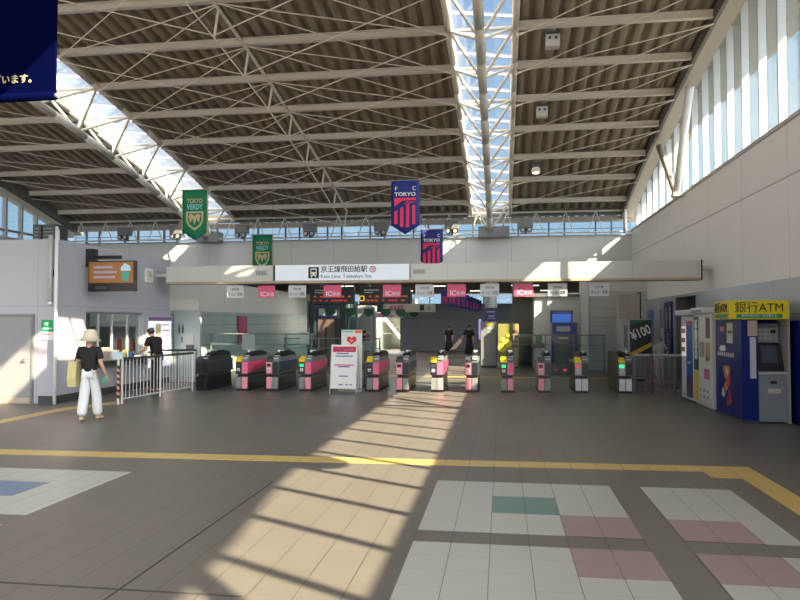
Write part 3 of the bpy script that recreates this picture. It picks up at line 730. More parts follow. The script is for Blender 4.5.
# pixel-measured centres
banner(-8.85, 19.3, 5.56, .80, 1.48, 'g', 'larger green TOKYO VERDY club banner, hanging left and nearer')
banner(-8.72, 24.78, 4.92, .80, 1.40, 'g', 'smaller green TOKYO VERDY club banner, further back above the beam')
banner(-2.65, 19.3, 5.66, .80, 1.52, 'f', 'larger blue and red FC TOKYO banner, hanging nearer by the central truss')
banner(-2.45, 24.78, 5.0, .80, 1.40, 'f', 'smaller blue and red FC TOKYO banner, further back above the beam')

r = empty('overhead_banner', (-6.7, 8, 4.5), 0, 'big dark blue banner with a Japanese line cut off at the top left corner', 'banner')
bb = mat('banner_deep_blue', (.001, .002, .024), .9, spec=0)
MB().bev(-8.0, -5.53, 7.98, 8.02, 4.56, 6.4, .01).build('cloth', bb, r)
MB().tube((-8.02, 8, 4.54), (-5.53, 8, 4.54), .055, 14).build('weight_bar', bb, r, True)
MB().tube((-5.53, 8, 4.54), (-5.50, 8, 4.54), .03, 10).build('bar_end', steel2_m, r)
MB().tube((-7.9, 8, 6.4), (-7.9, 8, zr(8)-.02), .01, 5).tube((-5.6, 8, 6.4), (-5.6, 8, zr(8)-.02), .01, 5).build('cord', dgrey_m, r)
text('lettering', 'ございます。', .125, gold_m, (-5.77, 7.975, 4.76), 'S', r, align='RIGHT', bold=.001)

# ---------------------------------------------------------------- ticket gates
hood_m = mat('gate_hood_black', (.008, .008, .010), .45, spec=.3)
gate_side = mat('gate_side_steel', (.07, .07, .065), .3, .4)
gate_up = mat('gate_upper_steel', (.14, .14, .135), .3, .5)
pink_side = mat('gate_pink_band', srgb(225, 75, 120), .4)
pale_pink = mat('gate_pale_pink', srgb(235, 150, 165), .4)
def gate(x, style, lab, mirrored=False):
    """style: P pink right column, I pink reader left, W white feet, D dark"""
    y = 17.0+.075*x
    r = empty('ticket_gate', (x, y, 0), 0, lab, 'ticket gate', 'ticket gates in a row across the hall')
    def L(b, nme, m, sm=False, p=None):
        return b.build(nme, m, p or r, sm, local=True)
    dk = style == 'D'
    L(MB().box(-.15, .15, .03, 1.6, 0, .05), 'plinth', dark_m)
    L(MB().bev(-.14, .14, .05, 1.58, .05, .36, .015), 'lower_body', hood_m if dk else gate_side)
    L(MB().box(-.13, .13, .09, 1.55, .355, .42), 'recess', dark_m)
    L(MB().bev(-.16, .16, .0, 1.62, .41, .73, .012), 'upper_body', mat('gate_dark_body', (.03, .035, .045), .35) if dk else gate_up)
    # foot panels and face panels on the front end
    fgrey = mat('gate_foot_grey', (.24, .25, .25), .4)
    cols = {'P': (fgrey, pale_pink), 'I': (pale_pink, fgrey), 'W': (white_m, white_m), 'D': (hood_m, hood_m)}[style]
    L(MB().bev(-.145, -.008, -.02, .055, .06, .34, .01), 'foot_panel', cols[0]); L(MB().bev(.008, .145, -.02, .055, .06, .34, .01), 'foot_panel', cols[1])
    if style == 'P': a, c = (dark_m, pink_m)
    elif style == 'I': a, c = (pale_pink, dark_m)
    elif style == 'W': a, c = (lgrey_m, dark_m)
    else: a, c = (dark_m, hood_m)
    fp = L(MB().box(-.152, -.01, -.008, .0, .43, .71), 'face_panel', a); L(MB().box(.01, .152, -.008, .0, .43, .71), 'face_panel', c)
    if not dk:
        L(MB().box(-.13, -.035, -.012, -.008, .60, .67), 'lane_display', {'P': led_green if x < -4.7 and x > -5 or x > 0 else dgrey_m, 'I': dark_m, 'W': mat('gate_red_display', (.5, .03, .03), .4, 0, .01, 5, (.8, .05, .05), .5)}[style], p=fp)
        L(MB().box(-.12, -.045, -.012, -.008, .49, .56), 'ticket_mark', white_m, p=fp)
        L(MB().box(-.105, -.06, -.014, -.012, .505, .535), 'mark_symbol', mgrey_m, p=fp)
    # side bands
    if style in 'PI':
        L(MB().prism([(.02, .45), (.9, .50), (1.5, .60), (1.5, .72), (.02, .72)], 0, .160, .166), 'side_band', pink_side if style == 'P' else mat('gate_navy_band', (.03, .045, .09), .35))
        L(MB().prism([(.02, .45), (.5, .47), (.5, .72), (.02, .72)], 0, -.166, -.160), 'side_band', pink_side)
        L(MB().box(.05, 1.52, .141, .147, 1, 1) if 0 else MB().box(.141, .146, .12, 1.5, .07, .34), 'side_panel', mat('gate_lower_side', (.035, .036, .032), .3, .3))
    # console, reader and arched hood
    L(MB().bev(.0, .15, .05, 1.5, .72, .86, .012), 'console', mat('gate_dark_body', (.03, .035, .045), .35) if dk else mgrey_m)
    L(MB().prism([(.0, .72), (.28, .72), (.28, .84), (.2, .85), (.0, .78)], 0, -.155, -.01), 'reader', (yellow_m if style in 'PW' and not dk else dgrey_m))
    L(MB().prism([(.02, .80), (.17, .87), (.17, .855), (.03, .785)], 0, .02, .14), 'ticket_slot_cover', mat('slot_blue_white', (.6, .68, .8), .4))
    arch = [(.22+1.2*k/12, .85+.125*math.sin(PI*(.12+.76*k/12))) for k in range(13)]
    L(MB().prism([(.2, .84)]+arch+[(1.44, .84)], 0, -.01, .155), 'hood', hood_m, False)
    L(MB().box(.03, .13, .42, .62, .965, .995), 'top_light', lgrey_m); L(MB().ball((.07, .3, .97), .035, (1, 1, 1), 10, 6), 'sensor_dome', white_m, True)
    return r
GX = [(-7.33, 'D', 'dark ticket gate at the far left end of the row'),
      (-6.33, 'P', 'pink ticket gate second from the left end of the row'),
      (-5.57, 'I', 'ticket gate with pink front and dark blue side, third from the left'),
      (-4.76, 'P', 'pink ticket gate just left of the white signboards'),
      (-3.1, 'P', 'pink ticket gate just right of the white signboards'),
      (-2.38, 'I', 'ticket gate with pale pink reader, second to the right of the signboards'),
      (-1.55, 'P', 'sunlit ticket gate with yellow reader and pink panel below the long-haired person'),
      (-.72, 'I', 'ticket gate in front of the person with outstretched arm'),
      (.13, 'P', 'ticket gate in front of the yellow poster machine'),
      (1.01, 'I', 'ticket gate with pale pink left column, left of the dark flap doors'),
      (1.88, 'W', 'ticket gate with white feet and a red display, right of the dark flap doors'),
      (2.9, 'W', 'ticket gate at the right end of the row beside the railing')]
GT = []
for x, st, lab in GX: GT.append(gate(x, st, lab))
for g, s in ((GT[9], 1), (GT[10], -1)):
    MB().bev(*( (.17, .47) if s > 0 else (-.47, -.17)), .78, .81, .38, .66, .01).build('flap_door', dark_m, g, local=True)
    c_ = .32*s
    MB().prism([(c_-.06, .50), (c_, .465), (c_+.06, .50), (c_, .535)], 1, .772, .78).build('flap_mark', red_m if s > 0 else led_red, g, local=True)
# right hand gate shows a dark flank
MB().box(-.175, -.161, .02, 1.6, .05, .95).build('side_cover', mat('gate_olive_dark', (.05, .05, .045), .35), GT[11], local=True)
MB().box(-.14, -.03, -.016, -.012, .60, .68).build('lane_display', led_green, GT[11], local=True)

# ---------------------------------------------------------------- barriers
def fence(name, p, q, h, gap, lab, rail_m, bar_m, z0=.06, hs=None):
    p, q = Vector((p[0], p[1], 0)), Vector((q[0], q[1], 0)); d = q-p; L_ = d.length; n_ = int(L_/gap)
    r = empty(name, tuple(p), 0, lab, 'railing')
    MB().tube(p+Vector((0, 0, h)), q+Vector((0, 0, h)), .028, 8).build('top_rail', rail_m, r)
    MB().tube(p+Vector((0, 0, z0+.04)), q+Vector((0, 0, z0+.04)), .014, 6).build('bottom_rail', bar_m, r)
    for k in range(1, n_):
        a = p+d*k/n_; MB().tube(a+Vector((0, 0, z0+.04)), a+Vector((0, 0, h)), .008, 6).build('bar', bar_m, r)
    for a in (p, p+d*.5, q): MB().tube(a, a+Vector((0, 0, h)), .024, 8).build('post', bar_m, r)
    return r
fence('barrier_fence', (-7.80, 13.6), (-7.55, 16.4), .93, .125, 'white vertical-bar fence with dark top rail beside the ticket booth', dgrey_m, mat('fence_white', (.62, .62, .6), .4))
fence('barrier_fence', (-8.95, 17.4), (-8.0, 17.6), .95, .15, 'short dark-railed fence behind the white one, by the teal wall', dgrey_m, mgrey_m)
r = empty('hazard_post', (-7.8, 13.5, 0), 0, 'orange and black striped post with a pale card at the near end of the fence', 'post')
MB().tube((-7.83, 13.5, 0), (-7.83, 13.5, .98), .024, 10).build('pole', white_m, r)
MB().tube((-7.83, 13.5, .12), (-7.83, 13.5, .82), .03, 10).build('striped_sleeve', stripe_mat('hazard_stripes', (.75, .35, .2), (.02, .02, .02), .12), r)
MB().box(-7.94, -7.72, 13.47, 13.49, .93, 1.08).build('card', mat('card_pale_blue', (.55, .68, .75), .5), r)
fence('side_railing', (3.12, 17.3), (4.93, 17.3), .91, .25, 'grey railing between the last ticket gate and the right wall, in front of the statue', lgrey_m, mgrey_m)
MB().tube((3.5, 17.2, 0), (3.5, 17.2, .93), .026, 8).build('red_post', mat('rail_post_red', (.12, .04, .04), .5), bpy.data.objects['side_railing'])

# A-frame and poster board
r = empty('sandwich_board', (-3.72, 16.35, 0), 0, 'white A-frame notice board with a red header standing in front of the gates', 'signboard')
q = MB().prism([(16.22, .12), (16.24, .12), (16.40, 1.15), (16.38, 1.15)], 0, -4.02, -3.40); q.build('front_panel', white_m, r)
MB().prism([(16.60, .12), (16.58, .12), (16.40, 1.13), (16.42, 1.13)], 0, -4.0, -3.42).build('rear_panel', lgrey_m, r)
for x in (-4.03, -3.39):
    MB().tube((x, 16.20, 0), (x, 16.40, 1.16), .014, 6).build('leg', steel2_m, r); MB().tube((x, 16.62, 0), (x, 16.40, 1.16), .014, 6).build('leg', steel2_m, r)
def onp(x0, x1, z0, z1, m, name):
    yy = lambda z: 16.22+(z-.12)/(1.03)*.16
    MB().add([(x0, yy(z0)-.004, z0), (x1, yy(z0)-.004, z0), (x1, yy(z1)-.004, z1), (x0, yy(z1)-.004, z1), (x0, yy(z0), z0), (x1, yy(z0), z0), (x1, yy(z1), z1), (x0, yy(z1), z1)],
             [(0, 1, 2, 3), (4, 5, 6, 7), (0, 1, 5, 4), (2, 3, 7, 6)]).build(name, m, r)
crim = mat('board_crimson', srgb(205, 30, 70), .5)
onp(-3.99, -3.43, .98, 1.11, crim, 'red_header'); onp(-3.9, -3.6, 1.03, 1.06, mat('header_violet', (.25, .1, .4), .5), 'header_lettering'); onp(-3.72, -3.5, 1.015, 1.05, white_m, 'header_lettering')
onp(-3.95, -3.47, .655, .69, mat('line_pink', srgb(220, 120, 160), .5), 'pink_line')
for z, a, c in ((.93, -3.9, -3.6), (.87, -3.92, -3.5), (.62, -3.85, -3.57), (.40, -3.82, -3.6), (.2, -3.82, -3.72), (.2, -3.66, -3.6), (.2, -3.55, -3.5)):
    onp(a, c, z, z+.025, mat('line_blue_ink', (.08, .09, .3), .5), 'printed_line')
r = empty('poster_stand', (-3.6, 16.95, 0), 0, 'taller white poster board with a red heart-shaped mark behind the A-frame board', 'signboard')
MB().bev(-3.92, -3.40, 16.93, 16.97, .06, 1.50, .008).build('panel', white_m, r)
MB().box(-3.95, -3.37, 16.75, 17.15, 0, .05).box(-3.7, -3.62, 16.9, 17, .04, .08).build('base', lgrey_m, r)
MB().box(-3.57, -3.42, 16.92, 16.93, 1.42, 1.49).build('orange_tab', mat('tab_orange', (.7, .15, .05), .5), r); MB().box(-3.9, -3.6, 16.92, 16.93, 1.44, 1.48).build('green_tab', mat('tab_green', (.2, .55, .4), .5), r)
MB().prism([(-3.66, 1.14), (-3.54, 1.24), (-3.55, 1.32), (-3.61, 1.34), (-3.66, 1.30), (-3.71, 1.34), (-3.77, 1.32), (-3.78, 1.24)], 1, 16.92, 16.93).build('red_mark', red_m, r)
MB().prism([(-3.66, 1.19), (-3.61, 1.24), (-3.64, 1.27), (-3.68, 1.27), (-3.71, 1.24)], 1, 16.915, 16.92).build('pale_mark', pale_pink, r)
r = empty('folded_barrier', (-3.25, 16.8, 0), 0, 'dark folded crowd barrier leaning beside the white signboards', 'barrier')
for x in (-3.40, -3.35, -3.30): MB().tube((x-.02, 17.3, 0), (x, 17.3, .98), .014, 6).build('bar', dgrey_m, r)
MB().tube((-3.42, 17.3, .97), (-3.29, 17.3, .97), .016, 6).tube((-3.43, 17.3, .1), (-3.30, 17.3, .1), .016, 6).build('rail', dgrey_m, r)

# ---------------------------------------------------------------- right-hand machines
r = empty('cash_machine', (4.45, 13.2, 0), 0, 'dark blue cash machine booth under a yellow 銀行ATM sign', 'cash machine')
MB().prism([(3.985, 13.9), (4.0, 12.52), (4.26, 12.52), (4.26, 12.95), (4.9, 12.95), (4.9, 13.95)], 2, .02, 1.74).build('booth_body', atmblue_m, r)
MB().prism([(3.97, 13.92), (3.99, 12.50), (4.27, 12.5), (4.27, 12.9), (4.9, 12.9), (4.9, 13.95)], 2, 0, .04).build('plinth', dgrey_m, r)
MB().box(4.72, 4.76, 12.5, 12.95, 0, 1.74).build('side_cheek', mat('cheek_beige', (.35, .34, .3), .5), r)
MB().prism([(3.9, 13.7), (3.79, 12.44), (4.73, 12.44), (4.73, 13.9), (4.0, 13.9)], 2, 1.745, 2.06).build('sign_box', mat('sign_yellow', srgb(225, 205, 10), .4), r)
text('sign_lettering', '銀行ATM', .2, black_ink, (4.26, 12.435, 1.93), 'S', r, .76)
MB().box(3.90, 4.62, 12.432, 12.44, 1.765, 1.83).build('green_strip', mat('sign_strip_green', (.0, .28, .1), .4), r)
text('strip_lettering', '駅の中のATM・毎日使える', .05, white_m, (4.26, 12.428, 1.797), 'S', r, .55)
# left flank lettering follows the slanted flank
def flank(u, z):   # u 0 at the front corner, 1 at the rear
    return Vector((3.79+.11*u, 12.44+1.26*u, z))
t_ = text('flank_lettering', '銀行ATM', .2, black_ink, (0, 0, 0), 'S', None, .95)
ang = math.atan2(-1.26, -.11)
for v in t_.data.vertices: v.co = Matrix.Rotation(ang, 4, 'Z') @ v.co + Vector((3.845-.008, 13.07, 1.93))
t_.parent = r; t_.data.transform(full_matrix(r).inverted())
MB().add([flank(.1, 1.765)-Vector((.006, 0, 0)), flank(.9, 1.765)-Vector((.006, 0, 0)), flank(.9, 1.83)-Vector((.006, 0, 0)), flank(.1, 1.83)-Vector((.006, 0, 0))], [(0, 1, 2, 3)]).build('green_strip', MATS['sign_strip_green'], r)
# machine front
MB().bev(4.27, 4.72, 12.55, 12.9, .02, .82, .01).build('lower_cabinet', mat('atm_grey', (.22, .25, .27), .4), r)
MB().box(4.26, 4.73, 12.53, 12.9, .82, .86).build('counter_edge', lgrey_m, r)
MB().box(4.46, 4.56, 12.54, 12.552, .66, .71).build('lock_plate', dark_m, r)
MB().box(4.42, 4.62, 12.54, 12.552, .50, .58).build('notice_label', mat('label_cream', (.5, .48, .4), .5), r)
MB().prism([(12.9, .86), (12.62, .86), (12.78, 1.30), (12.9, 1.34)], 0, 4.28, 4.71).build('control_panel', dark_m, r)
MB().prism([(12.665, 1.0), (12.775, 1.29), (12.79, 1.29), (12.68, 1.0)], 0, 4.38, 4.63).build('screen', mat('atm_screen', (.07, .09, .11), .15), r)
MB().box(4.28, 4.71, 12.86, 12.95, 1.34, 1.66).build('fascia_plate', mat('atm_fascia', (.32, .33, .32), .4), r)
q = MB()
for j in range(3):
    for i in range(4): q.box(4.31+i*.08, 4.37+i*.08, 12.85, 12.86, 1.4+.07*j, 1.44+.07*j)
q.build('sticker', mat('atm_sticker', (.5, .48, .42), .5), r)
MB().tube((4.3, 12.8, 1.64), (4.66, 12.8, 1.64), .035, 10).build('light_tube', mgrey_m, r)
MB().box(4.58, 4.66, 12.845, 12.86, 1.5, 1.56).build('camera_dome', dark_m, r)
MB().box(4.10, 4.25, 12.505, 12.52, 1.46, 1.72).build('paper_notice', mat('paper_beige', (.42, .36, .3), .6), r)
MB().box(4.13, 4.22, 12.49, 12.52, .75, 1.44).build('leaflet_strip', mat('paper_grey', (.5, .52, .56), .6), r)
# notices and artwork on the slanted flank
def fl_quad(u0, u1, z0, z1, m, name, off=.006, poly=None):
    P = lambda u, z: Vector((4.0-.0145*u-off, 12.52+1.33*u, z))
    pts = poly or [(u0, z0), (u1, z0), (u1, z1), (u0, z1)]
    nn = len(pts)
    a = [P(u, z) for u, z in pts]; bq = [p+Vector((off*.9, 0, 0)) for p in a]
    MB().add(a+bq, [list(range(nn)), list(range(nn, 2*nn))]+[(k, (k+1) % nn, (k+1) % nn+nn, k+nn) for k in range(nn)]).build(name, m, r)
fl_quad(.32, .55, 1.32, 1.68, mat('notice_pale', (.5, .54, .46), .6), 'paper_notice'); fl_quad(.34, .5, 1.5, 1.54, atmblue_m, 'notice_print', .01)
fl_quad(.66, .84, 1.53, 1.61, mat('tag_rose', (.5, .2, .25), .5), 'rose_tag')
fl_quad(.6, .84, 1.17, 1.27, white_m, 'speech_panel', poly=[(.6, 1.2), (.66, 1.17), (.84, 1.17), (.87, 1.22), (.8, 1.27), (.64, 1.27)])
q = MB()
for j in range(8):
    u0 = .92-.085*j; P = lambda u, z: Vector((4.0-.0145*u-.008, 12.52+1.33*u, z))
    q.add([P(u0, 1.08), P(u0-.06, 1.08), P(u0-.06, 1.15), P(u0, 1.15)], [(0, 1, 2, 3)])
q.build('flank_line', mat('lettering_grey_white', (.6, .6, .6), .5), r)
art = [((.58, .80), .17, (.45, .22, .06)), ((.50, .64), .12, (.4, .04, .05)), ((.6, .55), .09, (.5, .2, .05)), ((.46, .36), .12, (.28, .02, .06)), ((.72, .42), .075, (.6, .6, .6)), ((.55, .82), .07, (.6, .5, .45)), ((.52, .25), .07, (.25, .03, .12))]
for i, ((u, z), rr, c) in enumerate(art):
    poly = [(u+rr*math.cos(t)*(.75+.25*math.sin(3*t+i)), z+rr*1.15*math.sin(t)*(.8+.2*math.cos(2*t+i))) for t in [2*PI*k/14 for k in range(14)]]
    fl_quad(0, 0, 0, 0, mat('art_colour_%d' % i, c, .5), 'artwork_patch', .006+.0012*i, poly)

r = empty('cash_machine_neighbour', (4.9, 12.7, 0), 0, 'blue machine side cut off by the right edge, right of the cash machine', 'machine')
r.name = 'blue_machine'
MB().bev(4.84, 4.97, 12.1, 12.75, .02, 1.72, .01).build('body', atmblue_m, r); MB().box(4.82, 4.97, 12.08, 12.77, 0, .03).build('plinth', dark_m, r)
MB().box(4.85, 4.96, 12.09, 12.1, 1.52, 1.57).build('red_mark', red_m, r)

r = empty('photo_locker', (4.4, 14.75, 0), 0, 'white machine with coloured pictures on its doors, left of the cash machine', 'machine')
MB().bev(3.96, 4.9, 14.05, 15.30, .04, 1.86, .01).build('body', mat('locker_white', (.55, .58, .58), .4), r); MB().box(3.98, 4.9, 14.1, 15.28, 0, .05).build('plinth', mgrey_m, r)
def wq(y0, y1, z0, z1, m, name, x=3.96, d=.008): MB().box(x-d, x, y0, y1, z0, z1).build(name, m, r)
for (z0, z1) in ((.12, .5), (.52, .88), (.9, 1.32), (1.34, 1.8)):
    wq(14.1, 14.95, z0, z1, mat('door_offwhite', (.6, .62, .6), .4), 'door', d=.006)
wq(14.15, 14.42, 1.38, 1.78, mat('picture_brown', (.10, .07, .06), .5), 'picture', d=.012); wq(14.15, 14.45, .95, 1.3, mat('picture_gold', (.42, .30, .12), .5), 'picture', d=.012)
wq(14.2, 14.55, .58, .78, mat('picture_pink', (.5, .12, .32), .5), 'picture', d=.012); wq(14.55, 14.85, 1.0, 1.3, mat('picture_grey', (.25, .26, .27), .5), 'print', d=.012)
wq(14.3, 14.4, .93, 1.02, dark_m, 'small_print', d=.014); 
for z in (.2, .32): 
    for yy in (14.3, 14.55, 14.8): wq(yy, yy+.07, z, z+.05, mgrey_m, 'small_mark', d=.012)
wq(14.97, 15.28, .72, 1.8, mat('band_dark_green', (.01, .10, .05), .5), 'vertical_band', d=.010); wq(14.97, 15.28, .1, .72, mat('band_yellow', (.55, .5, .1), .5), 'vertical_band', d=.010)
for s_, z in (('¥', 1.62), ('1', 1.42), ('0', 1.22), ('0', 1.02)): text('lettering', s_, .27, white_m, (3.947, 15.12, z), 'W', r, .2, bold=.01)
r = empty('locker_header', (4.3, 15.2, 1.9), 0, 'row of pale rounded lit headers on top of the white vending machines', 'sign')
MB().bev(3.86, 4.5, 14.3, 15.2, 1.865, 1.98, .03).build('header_panel', mat('header_pale', (.6, .62, .66), .4), r)
q = MB()
for j in range(5): q.box(3.85, 3.862, 14.4+.14*j, 14.47+.14*j, 1.90, 1.94)
q.build('lettering', mat('header_ink', (.15, .15, .4), .5), r)

r = empty('vending_machine', (4.4, 15.9, 0), 0, 'drinks vending machine with blue side panel, leftmost of the machines on the right', 'vending machine')
MB().bev(3.96, 4.85, 15.4, 16.35, .04, 1.82, .015).build('body', mat('vending_body', (.55, .6, .66), .35), r); MB().box(4.0, 4.85, 15.42, 16.3, 0, .05).build('plinth', dark_m, r)
wq(15.42, 15.90, .55, 1.72, mat('vending_blue', (.01, .10, .45), .35), 'side_panel', x=3.96); wq(15.42, 15.9, .1, .55, mat('vending_purple', (.08, .06, .16), .4), 'lower_panel', x=3.96)
wq(15.95, 16.3, .95, 1.6, mat('vending_window', (.5, .45, .42), .2, 0, .05, 12, (.8, .75, .7), .35), 'display_window', x=3.96); wq(15.95, 16.3, .2, .9, mat('vending_white', (.62, .66, .72), .35), 'lower_door', x=3.96)
wq(15.5, 15.85, 1.62, 1.72, mat('vending_red', (.5, .04, .06), .4), 'red_badge', x=3.952); wq(15.55, 15.8, .8, .86, lgrey_m, 'small_print', x=3.952)
for j in range(3):
    for i in range(4): MB().tube((3.945, 16.0+.08*i, 1.05+.2*j), (3.945, 16.0+.08*i, 1.15+.2*j), .022, 6).build('drink_can', mat('drink_mix%d' % (i % 2), ((.4, .12, .08), (.15, .3, .2))[i % 2], .4), r)
MB().bev(3.84, 4.4, 15.35, 16.4, 1.83, 1.95, .03).build('header_panel', mat('header_pale', (.6, .62, .66), .4), r)

# wall signs near the passage
r = empty('toilet_sign', (4.97, 21.9, 0), 0, 'tall dark blue wall sign with toilet pictograms left of the passage opening', 'sign')
MB().box(4.93, 4.98, 21.5, 22.4, .72, 2.3).build('panel', atmblue_m, r)
q = MB()
for yy in (21.65, 22.1):
    q.box(4.922, 4.93, yy-.07, yy+.07, 1.72, 1.98); q.box(4.922, 4.93, yy-.05, yy+.05, 1.5, 1.72); q.tube((4.93, yy, 2.07), (4.92, yy, 2.07), .06, 10)
q.build('pictogram', lgrey_m, r)
q = MB()
for j in range(5): q.box(4.922, 4.93, 21.75, 22.0, .9+.1*j, .95+.1*j)
q.build('lettering', lgrey_m, r)
o = MB().box(4.94, 4.98, 23.0, 23.8, 1.0, 2.1).build('route_poster', mat('poster_blue_white', (.3, .38, .5), .5)); tag(o, 'pale blue poster on the right wall behind the statue', 'poster')
o = MB().box(4.94, 4.98, 24.2, 24.8, .9, 2.1).build('blue_poster', mat('poster_royal', (.12, .2, .42), .5)); tag(o, 'narrow royal blue poster on the right wall behind the 100 yen machine', 'poster')
o = MB().box(4.94, 4.98, 22.5, 22.95, 0.05, 1.5).build('white_poster', mat('poster_plain', (.5, .54, .58), .5)); tag(o, 'plain pale poster on the right wall beside the tall blue toilet sign', 'poster')

# statue
st = mat('statue_grey', (.45, .44, .40), .6)
def skin_mesh(name, verts, edges, radii, m, parent, root=0, sub=2, local=True):
    me = bpy.data.meshes.new(name); me.from_pydata([tuple(v) for v in verts], edges, [])
    o = bpy.data.objects.new(name, me); COL.objects.link(o)
    sk = o.modifiers.new('s', 'SKIN'); ss = o.modifiers.new('u', 'SUBSURF'); ss.levels = sub; ss.render_levels = sub
    if not me.skin_vertices:
        bm = bmesh.new(); bm.from_mesh(me); bm.verts.layers.skin.verify(); bm.to_mesh(me); bm.free()
    for i, v in enumerate(me.skin_vertices[0].data):
        rr = radii[i]; v.radius = rr if isinstance(rr, tuple) else (rr, rr); v.use_root = (i == root)
    dg = bpy.context.evaluated_depsgraph_get(); dg.update()
    new = bpy.data.meshes.new_from_object(o.evaluated_get(dg), depsgraph=dg)
    COL.objects.unlink(o); bpy.data.objects.remove(o)
    new.name = name; new.materials.clear(); new.materials.append(m)
    new.polygons.foreach_set('use_smooth', [True]*len(new.polygons))
    q = bpy.data.objects.new(name, new); COL.objects.link(q)
    if parent is not None: q.parent = parent
    return q

def figure(name, loc, rz, h, lab, cat, skin, pose, top=None, legs=None, hair=None, shoes=None, skirt=None, longhair=False, group=None, fingers=True):
    """+Y is forward; pose overrides joints of a 1.70 m figure"""
    r = empty(name, loc, rz, lab, cat, group); k = h/1.70
    J = dict(pel=(0, 0, .93), sp=(0, .0, 1.12), ch=(0, 0, 1.30), nk=(0, -.005, 1.44), hb=(0, .01, 1.51), hd=(0, .02, 1.58), ht=(0, .01, 1.655),
             sL=(-.17, -.01, 1.375), eL=(-.215, -.02, 1.11), wL=(-.22, .05, .88), sR=(.17, -.01, 1.375), eR=(.215, -.02, 1.11), wR=(.22, .05, .88),
             hL=(-.085, 0, .90), kL=(-.095, .02, .49), aL=(-.10, -.02, .085), tL=(-.115, .13, .035), hR=(.085, 0, .90), kR=(.095, .02, .49), aR=(.10, -.02, .085), tR=(.115, .13, .035))
    J.update(pose); J = {a: Vector(b)*k for a, b in J.items()}
    names = list(J); ix = {a: i for i, a in enumerate(names)}
    R_ = dict(pel=(.125, .10), sp=(.115, .09), ch=(.125, .10), nk=.05, hb=.062, hd=(.078, .088), ht=.066, sL=.062, eL=.042, wL=.027, sR=.062, eR=.042, wR=.027,
              hL=.085, kL=.056, aL=.036, tL=(.038, .028), hR=.085, kR=.056, aR=.036, tR=(.038, .028))
    vs = [J[a] for a in names]; rad = [(tuple(c*k for c in R_[a]) if isinstance(R_[a], tuple) else R_[a]*k) for a in names]
    E_ = [('pel', 'sp'), ('sp', 'ch'), ('ch', 'nk'), ('nk', 'hb'), ('hb', 'hd'), ('hd', 'ht'), ('ch', 'sL'), ('sL', 'eL'), ('eL', 'wL'), ('ch', 'sR'), ('sR', 'eR'), ('eR', 'wR'),
          ('pel', 'hL'), ('hL', 'kL'), ('kL', 'aL'), ('aL', 'tL'), ('pel', 'hR'), ('hR', 'kR'), ('kR', 'aR'), ('aR', 'tR')]
    ed = [(ix[a], ix[b_]) for a, b_ in E_]
    # palms, four fingers and a thumb on each hand
    for sd, e, w_ in ((-1, 'eL', 'wL'), (1, 'eR', 'wR')):
        d = (J[w_]-J[e]).normalized(); side = d.cross(Vector((0, 1, 0)) if abs(d.y) < .8 else Vector((0, 0, 1))).normalized(); nrm = d.cross(side)
        # hand plane spanned by d and the fore-aft axis
        fa = nrm
        p = J[w_]+d*.055*k; vs.append(p); rad.append((.034*k, .018*k)); pi_ = len(vs)-1; ed.append((ix[w_], pi_))
        if fingers:
            for q_, ln in ((-.024, .07), (-.008, .08), (.008, .076), (.024, .062)):
                a = p+d*.032*k+fa*q_*k; c = a+d*ln*.55*k+side*.004*sd*k; e2 = c+d*ln*.45*k-side*.014*sd*k
                vs += [a, c, e2]; rad += [.0095*k, .008*k, .0065*k]; nn = len(vs); ed += [(pi_, nn-3), (nn-3, nn-2), (nn-2, nn-1)]
            a = p-d*.01*k+fa*.034*k; c = a+d*.03*k+fa*.018*k; vs += [a, c]; rad += [.011*k, .008*k]; nn = len(vs); ed += [(pi_, nn-2), (nn-2, nn-1)]
    skin_mesh('body', vs, ed, rad, skin, r, ix['pel'])
    hd = J['hd']; fw = (J['ht']-J['hb']).cross(Vector((1, 0, 0))).normalized()
    if fw.y < 0: fw = -fw
    f = MB().ball(hd+fw*.088*k+Vector((0, 0, -.012*k)), .013*k, (.9, 1.1, 1.5), 8, 6); f.build('nose', skin, r, True, True)
    for s in (-1, 1): MB().ball(hd+Vector((s*.079*k, -.002, -.012*k)), .018*k, (.45, .8, 1.3), 8, 6).build('ear', skin, r, True, True)
    for s in (-1, 1): MB().ball(hd+fw*.079*k+Vector((s*.03*k, 0, .01*k)), .009*k, (1.2, .6, .7), 8, 5).build('eye', black_ink, r, True, True)
    MB().ball(hd+fw*.074*k+Vector((0, 0, -.045*k)), .012*k, (1.8, .5, .4), 8, 5).build('mouth', mat('lip', (.4, .15, .13), .6), r, True, True)
    def sub(nme, pts, rads, edges, m, root=0):
        return skin_mesh(nme, [Vector(p) for p in pts], edges, [(tuple(c*k for c in q) if isinstance(q, tuple) else q*k) for q in rads], m, r, root)
    if top:
        eL = J['sL'].lerp(J['eL'], .72 if not skirt else 1.0); eR = J['sR'].lerp(J['eR'], .72 if not skirt else 1.0)
        low = J['pel']+Vector((0, 0, -.04*k))
        pts = [J['ch'], J['sp'], low, J['nk']-Vector((0, 0, .03*k)), J['sL'], eL, J['sR'], eR]
        sub('shirt', pts, [(.155, .125), (.150, .122), (.18, .15), .075, .086, .072, .086, .072], [(0, 1), (1, 2), (0, 3), (0, 4), (4, 5), (0, 6), (6, 7)], top)
